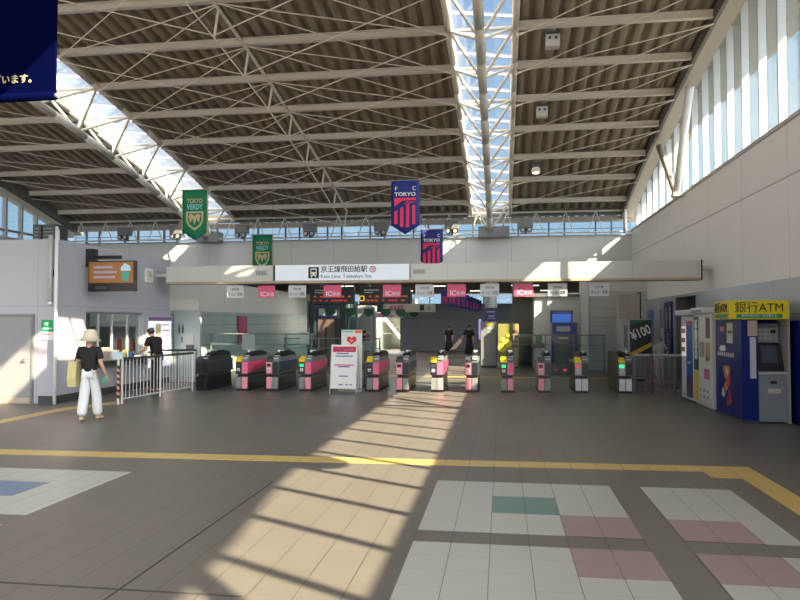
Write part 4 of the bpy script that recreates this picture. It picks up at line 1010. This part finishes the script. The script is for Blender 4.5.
    if legs:
        wide = 'wide' in lab; wd = 1.38 if wide else 1.0
        P0 = J['pel']+Vector((0, 0, -.03*k)); hL = Vector((-.066*k, 0, -.02*k))+J['pel']; hR = Vector((.066*k, 0, -.02*k))+J['pel']
        pts = [P0, hL, hL.lerp(J['kL'], .45), J['kL'], J['aL']-Vector((0, 0, .01*k)), hR, hR.lerp(J['kR'], .45), J['kR'], J['aR']-Vector((0, 0, .01*k))]
        lr = [.10, .098 if wide else .085, .074*wd, .072*wd]
        sub('trousers', pts, [(.115, .10)]+lr+lr, [(0, 1), (1, 2), (2, 3), (3, 4), (0, 5), (5, 6), (6, 7), (7, 8)], legs)
    if skirt:
        c = J['pel']; prof = [(.23, -.78), (.25, -.77), (.2, -.35), (.15, -.02), (.13, .16), (.15, .3)]
        q = MB().lathe([(a*k, z*k) for a, z in prof], c, 18)
        for v in q.v: v.y = c.y+(v.y-c.y)*.78
        q.build('dress', skirt, r, True, True)
    if hair:
        q = MB().ball(hd-fw*.016*k+Vector((0, 0, .024*k)), .096*k, (.93, 1.0, .95), 14, 9)
        if longhair: q.ball(hd-fw*.05*k+Vector((0, 0, -.10*k)), .085*k, (1.05, .6, 1.7), 12, 9)
        q.build('hair', hair, r, True, True)
    if shoes:
        for a, t_ in (('aL', 'tL'), ('aR', 'tR')):
            A, T = J[a], J[t_]; dd = (T-A); dd.z = 0; dd.normalize(); ang = math.atan2(-dd.x, dd.y)
            z_ = min(A.z, T.z)
            sub('shoe', [(A-dd*.05*k+Vector((0, 0, -.035*k)))/1, T*1.0, T+dd*.04*k], [(.045, .05), (.05, .035), (.04, .026)], [(0, 1), (1, 2)], shoes)
    return r
r = figure('statue', (4.35, 20.3, .1), PI, 1.16, 'small grey statue of a standing figure behind the railing at the right', 'statue', st, {'eL': (-.3, .02, 1.15), 'wL': (-.26, .12, .98)}, top=mat('statue_coat', (.42, .41, .38), .6), legs=mat('statue_trousers', (.5, .49, .45), .6), hair=mat('statue_cap', (.10, .10, .10), .6))
MB().box(4.0, 4.7, 19.95, 20.65, 0, .11).build('plinth', mat('plinth_stone', (.33, .30, .27), .6), r)

# ---------------------------------------------------------------- people
skin = mat('skin', (.55, .33, .23), .55); blackc = mat('black_cloth', (.008, .008, .010), .8); darkhair = mat('dark_hair', (.012, .010, .009), .5)
r = figure('person', (-7.03, 11.2, 0), math.radians(12), 1.50, 'person in cream bucket hat, black tee and wide white trousers walking away', 'person', skin,
           {'kL': (-.085, -.02, .49), 'aL': (-.085, -.16, .11), 'tL': (-.09, -.02, .035), 'kR': (.085, .14, .50), 'aR': (.10, .20, .085), 'tR': (.12, .35, .035), 'eR': (.235, -.03, 1.10), 'wR': (.29, .08, .90), 'eL': (-.24, .04, 1.12), 'wL': (-.16, .2, 1.1)},
           top=blackc, legs=mat('white_trousers', (.72, .74, .78), .75), hair=darkhair, shoes=mat('beige_shoes', (.5, .40, .28), .6))
hatm = mat('cream_hat', (.66, .60, .46), .85)
k = 1.5/1.7
MB().lathe([(.185, -.03), (.19, -.035), (.115, .05), (.105, .13), (.085, .165), (.01, .175)], (0, .01, 1.585*k), 20).build('bucket_hat', hatm, r, True, True)
bag = empty('shoulder_bag', (-7.27, 11.17, .64), math.radians(12), 'pale yellow tote bag hanging at the hip of the person in the bucket hat', 'bag')
bagm = mat('bag_yellow', (.55, .50, .25), .8)
MB().prism([(-.14, -.05), (.13, -.05), (.17, .10), (.14, .38), (-.12, .38), (-.17, .10)], 0, -.08, .06).build('bag_body', bagm, bag, False, True)
MB().path([(0, -.08, .34), (.06, -.05, .55), (.085, 0, .62), (.06, .05, .55), (0, .10, .34)], .012, 6).build('strap', blackc, bag, False, True)
ph = MB().bev(-.035, .035, -.06, .06, -.005, .005, .003).build('phone', mat('phone_green', (.05, .3, .15), .4)); ph.location = (-6.80, 11.28, .70); ph.rotation_euler = (.9, 0, .2); tag(ph, 'small green-cased phone in the right hand of the person in the bucket hat', 'phone')

figure('person', (-8.2, 15.85, 0), math.radians(70), 1.62, 'person in black tee and black trousers leaning at the ticket booth counter', 'person', skin,
       {'ch': (0, .10, 1.28), 'nk': (0, .17, 1.40), 'hb': (0, .21, 1.45), 'hd': (0, .24, 1.51), 'ht': (0, .26, 1.585), 'sL': (-.17, .12, 1.34), 'sR': (.17, .12, 1.34), 'eL': (-.26, .14, 1.08), 'eR': (.26, .16, 1.08), 'wL': (-.2, .36, 1.02), 'wR': (.2, .38, 1.02)},
       top=blackc, legs=blackc, hair=darkhair, shoes=blackc)
figure('person', (-1.53, 33.6, 0), PI+.1, 1.55, 'person in a long black robe beyond the gates holding a pale sheet at arm length', 'person', skin, {'eR': (.30, .06, 1.14), 'wR': (.40, .20, .95)}, top=blackc, skirt=blackc, hair=darkhair, shoes=blackc)
sh = MB().prism([(-2.48, .32), (-2.15, .42), (-1.85, .78), (-1.95, .92)], 1, 33.3, 33.33).build('paper_sheet', mat('paper_warm', (.75, .55, .42), .6)); tag(sh, 'long pale sheet held out by the person in black beyond the gates', 'sheet')
figure('person', (-2.78, 37.4, 0), PI, 1.50, 'long-haired person in a long black dress standing near the far grey wall', 'person', skin, {}, top=blackc, skirt=blackc, hair=darkhair, shoes=blackc, longhair=True)
figure('person', (-1.04, 33.9, 0), PI/2, 1.50, 'person in black partly hidden behind the grey column machine', 'person', skin, {}, top=blackc, legs=blackc, hair=darkhair, shoes=blackc)
figure('person', (-5.05, 24.6, 0), -.9, 1.50, 'person in black bending beside the white kiosk beyond the signboards', 'person', skin, {'ch': (0, .12, 1.26), 'nk': (0, .2, 1.37), 'hb': (0, .24, 1.42), 'hd': (0, .27, 1.48), 'ht': (0, .29, 1.55), 'sL': (-.17, .14, 1.32), 'sR': (.17, .14, 1.32)}, top=blackc, legs=blackc, hair=darkhair, shoes=blackc)

# ---------------------------------------------------------------- passage beyond the gates
b = MB(); b.box(-9.4, -9.2, 18.5, 36, 2.02, 3.0); struct('wall_passage_left_upper', b, bulkhead_m)
b = MB(); b.box(-9.38, -9.22, 18.5, 36, 0, 2.02); struct('wall_passage_left', b, teal_panel)
slat_m = mat('ceiling_slat_brown', (.16, .13, .10), .5)
b = MB(); b.box(-18.4, 5, 28.3, 46, 3.5, 3.6)
y = 28.6
while y < 41: b.box(-14, 5, y, y+.10, 3.34, 3.5, 1); y += .45
struct('ceiling_passage', b, [mgrey_m, slat_m])
FW = 40.4
b = MB(); b.box(-5.85, 5.0, FW, FW+.3, 0, 2.75); b.box(-14, -7.3, FW, FW+.3, 0, 2.75); b.box(-7.3, -5.85, FW, FW+.3, 2.25, 2.75)
struct('wall_far', b, far_wall_m)
win = empty('window_7', (-2, FW+.1, 2.8), kind='structure')
MB().box(-14, 5, FW+.1, FW+.11, 2.75, 3.5).build('window_glass', hall_glass, win)
x = -13.6
while x < 5: MB().box(x-.04, x+.04, FW+.04, FW+.16, 2.75, 3.5).build('mullion', mgrey_m, win); x += 2.1
# stairwell behind, open to daylight
b = MB(); b.box(-7.5, -7.3, FW, 47, 0, 3.2).box(-5.85, -5.65, FW+.3, 47, 0, 3.2).box(-7.5, -5.65, 46.8, 47, 0, 2.0); struct('wall_stairwell', b, mat('stairwell_cream', (.62, .62, .50), .6))
r = empty('staircase', (-6.6, 43, 0), 0, 'sloping stair with pale stringer seen through the bright opening in the far wall', 'stairs')
q = MB()
for j in range(8): q.box(-7.2+.17*j, -7.0+.17*j, 42.5, 44.4, 1.85-.21*j, 1.9-.21*j)
q.build('step', mat('step_brown', (.25, .18, .12), .6), r)
MB().prism([(-7.3, 2.05), (-7.1, 2.05), (-5.87, .55), (-6.0, .42)], 1, 42.4, 42.5).build('stringer', mat('stringer_pale', (.6, .58, .52), .5), r)
MB().box(-7.25, -6.55, 41.4, 41.45, 0, 1.0).build('glass_panel', green_glass, r); MB().tube((-7.25, 41.4, 1.0), (-6.5, 41.4, 1.0), .03).build('handrail', mgrey_m, r)
o = MB().box(-7.25, -5.9, FW-.12, FW-.04, 2.03, 2.24).build('stair_sign', dark_m); tag(o, 'dark sign band over the bright stair opening in the far wall', 'sign')

# upper daylight openings at the left beyond the office: outer strip
win = empty('window_8', (-14, 30, 2.8), kind='structure')
MB().box(-13.9, -13.89, 28.3, 40.4, 2.7, 3.5).build('window_glass', hall_glass, win)
sbox('wall_outer_left', mgrey_m, -14, -13.8, 28.3, 40.4, 0, 2.7)

# lift block
r = empty('lift_tower', (-7.4, 28, 0), 0, 'dark teal framed lift with a brown door beyond the left gates', 'lift')
LX0, LX1, LY = -7.35, -5.85, 26.0
fr = mat('lift_frame_teal', (.02, .045, .055), .35)
MB().box(LX0, LX1, LY+.1, LY+2, 0, 2.5).build('shaft', mat('lift_dark', (.03, .04, .045), .4), r)
for x in (LX0, LX0+.25, LX1-.32, LX1-.05, ): MB().box(x, x+.07, LY-.02, LY+.1, 0, 2.5).build('frame_post', fr, r)
MB().box(LX0, LX1, LY-.03, LY+.1, 2.38, 2.5).build('frame_beam', fr, r)
MB().box(-6.95, -6.3, LY+.06, LY+.1, .02, 1.85).build('door', mat('lift_door_brown', (.13, .09, .075), .4), r)
MB().box(-6.66, -6.6, LY+.04, LY+.06, .5, 1.5).build('door_window', dark_m, r)
MB().box(LX0+.3, LX1-.35, LY, LY+.1, 1.88, 2.32).build('blue_sign', mat('lift_sign_navy', (.01, .02, .1), .4), r)
for a in (-6.9, -6.45): MB().box(a, a+.24, LY-.01, LY, 1.95, 2.2).build('pictogram', mat('picto_grey', (.3, .36, .36), .4), r)
MB().box(LX1+.05, LX1+.35, LY+.3, LY+.33, 0, 2.5).build('glass_side', green_glass, r)
for x in (LX1+.02, LX1+.35): MB().box(x, x+.05, LY+.28, LY+.35, 0, 2.5).build('glass_post', mat('post_teal_light', (.12, .22, .24), .35), r)

r = empty('white_kiosk', (-5.6, 28.3, 0), 0, 'white kiosk with windows between the lift and the bright stairs', 'kiosk')
MB().bev(-5.75, -5.12, 27.6, 28.6, 0, 2.35, .02).build('body', mat('kiosk_white', (.36, .38, .37), .5), r)
MB().box(-5.7, -5.17, 27.57, 27.6, 1.3, 2.1).build('window_panel', mat('kiosk_window', (.25, .27, .25), .3), r)
MB().box(-5.65, -5.22, 27.56, 27.58, .95, 1.2).build('counter_panel', mat('kiosk_rose', (.22, .13, .11), .5), r); MB().box(-5.7, -5.15, 27.5, 27.6, .85, .92).build('counter_shelf', lgrey_m, r)
MB().box(-5.11, -5.04, 27.6, 27.7, 0, 2.3).build('corner_post', mgrey_m, r)

# departure boards
for (x0, x1, lab) in ((-5.58, -4.25, 'left LED departure board with red text under the beam'), (-4.10, -2.6, 'right LED departure board with a yellow clock ring under the beam')):
    r = empty('departure_board', ((x0+x1)/2, 20, 2.7), 0, lab, 'departure board')
    MB().bev(x0, x1, 20.0, 20.14, 2.22, 2.72, .01).build('case', mat('board_case', (.012, .02, .025), .4), r)
    for row, mm in ((2.30, led_red), (2.42, led_orange)):
        x = x0+.12; q = MB()
        while x < x1-.12:
            w_ = random.choice((.05, .07, .09)); q.box(x, x+w_, 19.99, 20.0, row, row+.04); x += w_+random.choice((.02, .03, .12))
        q.build('led_row', mm, r)
    q = MB(); x = x0+.15
    while x < x0+.55: q.box(x, x+.035, 19.99, 20, 2.60, 2.64); x += .05
    q.box(x0+.15, x0+.4, 19.99, 20, 2.54, 2.565); q.build('header_lettering', lgrey_m, r)
    MB().path([(x0+.3, 20.07, 2.72), (x0+.3, 20.07, 2.95), (x0+.3, 17.9, 2.95)], .02).path([(x1-.3, 20.07, 2.72), (x1-.3, 20.07, 2.95), (x1-.3, 17.9, 2.95)], .02).build('hanger', mgrey_m, r)
    if x0 > -4.2:
        q = MB()
        for j in range(16):
            a, c = 2*PI*j/16, 2*PI*(j+1)/16
            q.tube((x0+.08+.07*math.cos(a), 19.985, 2.38+.07*math.sin(a)), (x0+.08+.07*math.cos(c), 19.985, 2.38+.07*math.sin(c)), .013, 5)
        q.build('clock_ring', mat('ring_yellow', (.6, .45, .05), .4, 0, .01, 4, (.9, .65, .05), .6), r)
def dirsign(x0, x1, y, z0, z1, lab, m, marks):
    r = empty('direction_sign', ((x0+x1)/2, y, z1), 0, lab, 'direction sign')
    MB().bev(x0, x1, y, y+.1, z0, z1, .008).build('panel', m, r)
    MB().path([(x0+.2, y+.05, z1), (x0+.2, y+.05, 3.36), (x0+.2, max(28.02, y+.06), 3.36)], .02).path([(x1-.2, y+.05, z1), (x1-.2, y+.05, 3.36), (x1-.2, max(28.02, y+.06), 3.36)], .02).build('hanger', mgrey_m, r)
    for a, c, d, e, mm in marks: MB().box(a, c, y-.01, y, d, e).build('lettering', mm, r)
mag = mat('ink_magenta', (.45, .04, .2), .5)
dirsign(-4.4, -2.45, 26, 2.06, 2.38, 'beige hanging direction sign with red lettering beyond the right departure board', mat('sign_beige', (.33, .31, .25), .5), [(-4.15+.14*j, -4.05+.14*j, 2.14, 2.3, mag) for j in range(4)]+[(-3.02, -2.86, 2.12, 2.33, black_ink), (-2.72, -2.6, 2.15, 2.3, mgrey_m)])
dirsign(-5.9, -4.5, 31.8, 1.88, 2.12, 'smaller pale sign with magenta lettering above the bright stair opening', mat('sign_pale', (.3, .3, .33), .5), [(-5.6+.14*j, -5.5+.14*j, 1.93, 2.06, mag) for j in range(5)])
# green pennants beneath the boards
for j, x in enumerate((-5.45, -5.0, -4.55, -4.1, -3.7, -3.3)):
    o = MB().prism([(x-.17, 2.16), (x+.17, 2.16), (x+.17, 1.98), (x, 1.86), (x-.17, 1.98)], 1, 22.0+.9*j, 22.02+.9*j).build('green_pennant', mat('pennant_green', (.005, .06, .03), .7))
    tag(o, 'small dark green pennant hanging behind the departure boards', 'pennant', 'green pennants beyond the gates')
    MB().tube((x, 22.01+.9*j, 2.16), (x, 22.01+.9*j, 3.3), .006, 4).build('cord', dgrey_m, o)
o = MB().tube((-5.5, 21.9, 3.3), (-3.2, 26.6, 3.3), .008, 5).tube((-5.5, 21.9, 3.3), (-5.6, 17.9, 3.0), .008, 5).tube((-3.2, 26.6, 3.3), (-3.0, 28, 3.4), .008, 5).build('pennant_line', dgrey_m); tag(o, 'thin line carrying the dark green pennants behind the departure boards', 'line')
o = MB().tube((-1.80, 17.9, 3.0), (-1.80, 23.9, 3.34), .008, 5).tube((-1.80, 23.9, 3.34), (-1.2, 33.9, 3.34), .008, 5).build('flag_line', dgrey_m); tag(o, 'thin line carrying the row of small blue and crimson flags', 'line')
for j in range(8):
    y = 24+1.4*j; x = -1.80+.085*j
    zt = 2.80-.012*j; zb = 2.25-.01*j
    r = empty('small_flag', (x, y, zt), 0, 'small blue and crimson flag in the receding row beyond the gates', 'flag', 'row of small blue and crimson flags')
    MB().prism([(x-.26, zt), (x+.26, zt), (x+.26, zb+.08), (x, zb), (x-.26, zb+.08)], 1, y, y+.02).build('cloth', navy_m, r)
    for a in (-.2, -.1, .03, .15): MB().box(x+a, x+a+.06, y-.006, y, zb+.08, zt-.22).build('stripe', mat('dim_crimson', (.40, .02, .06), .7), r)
    MB().tube((x-.27, y+.01, zt), (x+.27, y+.01, zt), .01, 5).tube((x, y+.01, zt), (x, y+.01, 3.34), .006, 4).build('cord', dgrey_m, r)

# columns and machines beyond
r = empty('round_column', (-.4, 27.1, 0), 0, 'round grey column beyond the gates carrying a blue notice', 'column')
MB().tube((-.4, 27.2, 0), (-.4, 27.2, 3.3), .23, 24).build('shaft', mat('column_silver', (.40, .42, .44), .4), r, True)
MB().box(-.64, -.16, 26.9, 26.96, 1.72, 2.24).build('blue_notice', mat('notice_navy', (.01, .03, .18), .4), r)
MB().box(-.55, -.25, 26.89, 26.9, 2.06, 2.1).box(-.5, -.28, 26.89, 26.9, 1.9, 1.94).box(-.55, -.25, 26.89, 26.9, 1.82, 1.84).build('notice_lettering', lgrey_m, r)
r = empty('grey_cabinet', (-.47, 26.4, 0), 0, 'grey metal cabinet in front of the round column, yellow label at its top', 'cabinet')
MB().bev(-.78, -.18, 26.3, 26.85, .06, 1.70, .02).build('body', mat('cabinet_grey', (.22, .23, .24), .4), r); MB().box(-.74, -.22, 26.35, 26.8, 0, .07).build('plinth', dark_m, r)
MB().box(-.56, -.36, 26.29, 26.3, 1.56, 1.65).build('yellow_label', yellow_m, r); MB().box(-.52, -.38, 26.29, 26.3, 1.42, 1.5).box(-.52, -.38, 26.29, 26.3, 1.28, 1.35).build('white_label', lgrey_m, r)
o = MB().box(-.9, -.80, 28, 28.1, 1.0, 1.8).build('lilac_poster', mat('poster_lilac', (.35, .25, .6), .5, 0, .01, 4, (.5, .4, .9), .5)); tag(o, 'narrow lit lilac poster beside the grey cabinet and round column', 'poster')
sbox('wall_poster_support', mgrey_m, -.92, -.78, 28.1, 28.2, 0, 1.85)
r = empty('poster_machine', (.25, 26.2, 0), 0, 'bright yellow poster machine right of the grey cabinet', 'machine')
MB().bev(-.13, .32, 26.0, 26.6, .05, 1.62, .01).build('body', mat('machine_olive', (.28, .27, .06), .5), r)
MB().bev(.33, .62, 26.0, 26.6, .05, 1.62, .01).build('side_cabinet', mat('machine_yellow2', (.32, .30, .12), .5), r); MB().box(-.1, .6, 26.05, 26.55, 0, .06).build('plinth', dark_m, r)
for c_, z, rr in ((0.0, .75, .16), (.2, .9, .15), (.02, 1.05, .08), (.22, 1.2, .07)): MB().tube((c_+.02, 25.995, z), (c_+.02, 25.98, z), rr, 18).build('yellow_print', mat('print_yellow', (.75, .68, .08), .5), r)
for z in (.75, .92, 1.1, 1.3): MB().box(.36, .59, 25.99, 26.0, z, z+.1).build('shelf_print', mat('print_maroon', (.25, .1, .07), .5), r)
# niche, white wall block
sbox('wall_niche', mat('niche_grey', (.20, .20, .19), .5), .42, 1.22, 28.0, 28.1, 0, 3.34)
b = MB().box(1.2, 2.86, 26.3, 26.6, 0, 2.62); b.box(1.2, 1.3, 26.6, 28, 0, 2.62); struct('wall_machine_room', b, mat('machine_wall', (.68, .68, .64), .6))
sbox('trim_7', mgrey_m, .40, 2.9, 26.2, 28.0, 2.62, 2.72)
o = MB().bev(.6, 1.1, 27.6, 27.7, .2, 1.1, .01).build('framed_notice', dgrey_m); tag(o, 'dark framed notice low in the grey niche', 'notice')
r = empty('fare_machine', (2.1, 25.3, 0), 0, 'blue ticket machine with a blue screen beyond the right-hand gates', 'ticket machine')
MB().bev(1.76, 2.6, 25.0, 25.6, .05, 1.66, .015).build('body', mat('fare_blue', (.015, .035, .22), .35), r); MB().box(1.8, 2.55, 25.05, 25.55, 0, .06).build('plinth', dark_m, r)
MB().bev(1.70, 2.46, 25.02, 25.25, 1.67, 2.10, .01).build('screen_case', mat('fare_navy', (.008, .015, .12), .35), r)
MB().box(1.76, 2.40, 25.005, 25.02, 1.68, 1.98).build('screen', mat('fare_screen', (.02, .1, .4), .3, 0, .1, 6, (.03, .13, .5), .5), r)
MB().box(1.78, 2.38, 25.01, 25.02, 2.02, 2.05).build('header_lettering', mat('fare_lettering', (.3, .35, .6), .4), r)
MB().box(1.9, 2.36, 24.99, 25.0, 1.36, 1.54).build('notice_plate', mat('fare_plate', (.4, .44, .48), .4), r)
MB().box(1.88, 2.42, 24.97, 25.0, .98, 1.24).build('coin_recess', dark_m, r); MB().box(1.96, 2.3, 24.96, 24.97, 1.1, 1.16).build('coin_tray', steel2_m, r)
MB().box(1.86, 2.44, 24.985, 25.0, .12, .94).build('lower_panel', dgrey_m, r)
r = empty('green_ticket_box', (1.32, 24.8, 0), 0, 'small green-topped box with white leaflets left of the blue ticket machine', 'stand')
MB().bev(1.12, 1.42, 24.6, 24.9, 0, .80, .01).build('stand', lgrey_m, r); MB().bev(1.16, 1.40, 24.62, 24.86, .95, 1.22, .01).build('green_box', mat('box_green', (.02, .16, .04), .5), r); MB().box(1.05, 1.5, 24.58, 24.9, .8, .95).build('leaflet_tray', dgrey_m, r)
r = empty('square_pillar', (2.82, 25.2, 0), 0, 'slim pale pillar catching sunlight right of the blue ticket machine', 'pillar')
MB().bev(2.72, 3.0, 25.0, 25.3, 0, 3.3, .01).build('shaft', mat('pillar_pale', (.58, .6, .6), .5), r)
b = MB().prism([(3.0, 25.2), (3.0, 25.4), (5.0, 25.4), (5.0, 25.2)], 2, 0, 2.75); struct('wall_ribbed', b, grey_panel)
b = MB().box(3.0, 5.0, 25.2, 25.45, 2.75, 3.3); struct('wall_ribbed_upper', b, bulkhead_m)
r = empty('beige_column', (3.77, 22.2, 0), 0, 'square beige clad column behind the 100 yen machine', 'column')
MB().box(3.55, 3.80, 22.1, 22.6, 0, 2.55).box(3.81, 4.16, 22.1, 22.6, 0, 2.55).build('cladding', mat('column_beige', (.40, .38, .33), .5), r)
MB().box(4.16, 4.2, 22.1, 22.6, 0, 2.6).build('edge_strip', dark_m, r)
r = empty('coffee_machine', (3.95, 21.1, 0), 0, 'vending machine with a slanting ¥100 advert beyond the railing', 'vending machine')
MB().bev(3.42, 4.28, 21.0, 21.7, .05, 1.78, .015).build('body', mat('coffee_body', (.42, .42, .42), .5), r); MB().box(3.45, 4.25, 21.05, 21.65, 0, .06).build('plinth', dark_m, r)
MB().box(3.67, 4.27, 20.985, 21.0, .76, 1.76).build('advert_panel', mat('advert_dark', (.012, .025, .018), .4), r)
MB().prism([(3.67, 1.76), (3.67, 1.62), (4.27, 1.76)], 1, 20.98, 20.985).build('green_corner', mat('advert_green', (.01, .12, .04), .4), r)
MB().prism([(3.67, .76), (3.67, .80), (4.27, 1.12), (4.27, 1.0), (3.85, .76)], 1, 20.975, 20.985).build('yellow_band', mat('advert_yellow', (.65, .42, .03), .5), r)
t_ = text('lettering', '¥100', .38, white_m, (3.97, 20.975, 1.38), 'S', r, .58, bold=.006)
c = Vector((3.97, 20.975, 1.38)); M0 = full_matrix(r)
Rm = M0.inverted() @ Matrix.Translation(c) @ Matrix.Rotation(math.radians(-24), 4, 'Y') @ Matrix.Translation(-c) @ M0
t_.data.transform(Rm)
MB().box(3.5, 3.6, 20.985, 21.0, .95, 1.6).build('vertical_lettering', mgrey_m, r); MB().box(3.67, 4.27, 20.985, 21.0, .1, .7).build('lower_door', mgrey_m, r)

# balustrades
def balustrade(x0, x1, y, z, lab, posts):
    r = empty('glass_balustrade', ((x0+x1)/2, y, 0), 0, lab, 'balustrade')
    MB().box(x0, x1, y, y+.012, .08, z).build('glass_panel', green_glass, r)
    MB().tube((x0, y, z), (x1, y, z), .02).build('handrail', mgrey_m, r); MB().tube((x0, y-.03, z-.32), (x1, y-.03, z-.32), .012).build('mid_rail', mgrey_m, r)
    for p in posts: MB().box(p-.02, p+.02, y-.02, y+.03, 0, z).build('post', mgrey_m, r)
balustrade(-9.1, -5.75, 21.0, 1.32, 'greenish glass balustrade behind the left-hand gates', (-9.05, -7.7, -6.6, -5.8))
balustrade(.35, 3.3, 23.2, 1.27, 'glass balustrade in front of the blue ticket machine', (.4, 1.4, 2.3, 3.25))
balustrade(-7.2, -3.9, 22.6, 1.15, 'second glass balustrade in front of the lift', (-7.15, -6.0, -4.9, -3.95))
r = empty('teal_wing_wall', (-9, 19, 0), 0, 'pale teal wall end with toilet pictograms and an intercom, left behind the fence', 'wall panel')
MB().box(-9.2, -8.42, 18.75, 18.85, 0, 2.03).build('panel', mat('wing_teal', (.36, .44, .46), .3), r)
MB().box(-9.22, -8.45, 18.7, 18.9, 2.03, 2.33).build('cap', bulkhead_m, r)
for x in (-9.04, -8.93):
    MB().box(x-.025, x+.025, 18.74, 18.75, 1.38, 1.56).tube((x, 18.74, 1.6), (x, 18.75, 1.6), .025, 8).build('pictogram', dgrey_m, r)
MB().box(-8.98, -8.93, 18.74, 18.75, 1.12, 1.28).build('pictogram', mat('picto_blue', (.1, .2, .35), .5), r)
MB().box(-8.78, -8.6, 18.72, 18.75, 1.12, 1.36).build('notice_card', lgrey_m, r); MB().bev(-8.8, -8.6, 18.66, 18.75, .9, 1.05, .01).build('intercom', dgrey_m, r)
o = MB().box(-9.19, -9.15, 23.6, 24.4, .95, 1.9).build('pink_banner', mat('banner_rose', (.35, .04, .12), .6)); tag(o, 'narrow rose-coloured vertical banner on the teal wall beyond the gates', 'banner')
o = MB().box(-6.62, -6.3, 22.5, 22.52, .95, 1.35).build('white_notice', mat('notice_white', (.6, .62, .58), .5)); tag(o, 'white square notice fixed on the glass in front of the lift', 'notice')
o = MB().box(-8.0, -7.6, 20.9, 20.92, .82, 1.3).build('pale_notice', mat('notice_teal', (.35, .42, .4), .5)); tag(o, 'pale green notice fixed on the left glass balustrade', 'notice')

# ceiling lights in the passage
def clight(x, y, z, sx, sy, power, lab):
    r = empty('ceiling_light', (x, y, z), 0, lab, 'ceiling light', 'ceiling lights in the passage')
    MB().box(x-sx/2, x+sx/2, y-sy/2, y+sy/2, z, z+.06).build('housing', lgrey_m, r)
    MB().box(x-sx/2+.02, x+sx/2-.02, y-sy/2+.02, y+sy/2-.02, z-.008, z).build('diffuser', lamp_m, r)
    la = bpy.data.lights.new('ceiling_lamp', 'AREA'); la.shape = 'RECTANGLE'; la.size = sx; la.size_y = sy; la.energy = power; la.color = (1, .96, .9)
    lo = bpy.data.objects.new('ceiling_lamp', la); COL.objects.link(lo); lo.parent = r; lo.location = (0, 0, -.03)
for i, (x, y) in enumerate(((-7, 30), (-3, 30.5), (1, 30.5), (-5, 35), (-1, 35.5), (2.5, 35.5))):
    clight(x, y, 3.26, 1.2, .2, 36, 'slim white ceiling light in the slatted passage ceiling')

clight(-10.3, 15.2, 3.2, 1.0, .3, 14, 'ceiling light added to brighten the ticket booth'); clight(-10.3, 17, 3.2, 1.0, .3, 14, 'ceiling light inside the ticket booth, also added, deeper in')  # both lights are added, unseen, to brighten the booth interior
clight(-6.6, 41.6, 2.9, .8, .8, 260, 'square light added to brighten the stairs behind the far wall')  # unseen light added so the stair opening looks bright
# unseen ball added at the right clerestory to cast the round floor shadow
r = empty('shadow_ball', (4.75, 4.4, 6.3), 0, 'unseen ball added beside the right clerestory to cast a round floor shadow', 'shadow caster')
MB().ball((4.60, 4.5, 6.3), .36, (1, 1, 1), 16, 10).build('globe', white_m, r, True); MB().tube((4.72, 4.5, 6.3), (5.07, 4.5, 6.3), .03).build('bracket', steel_m, r)
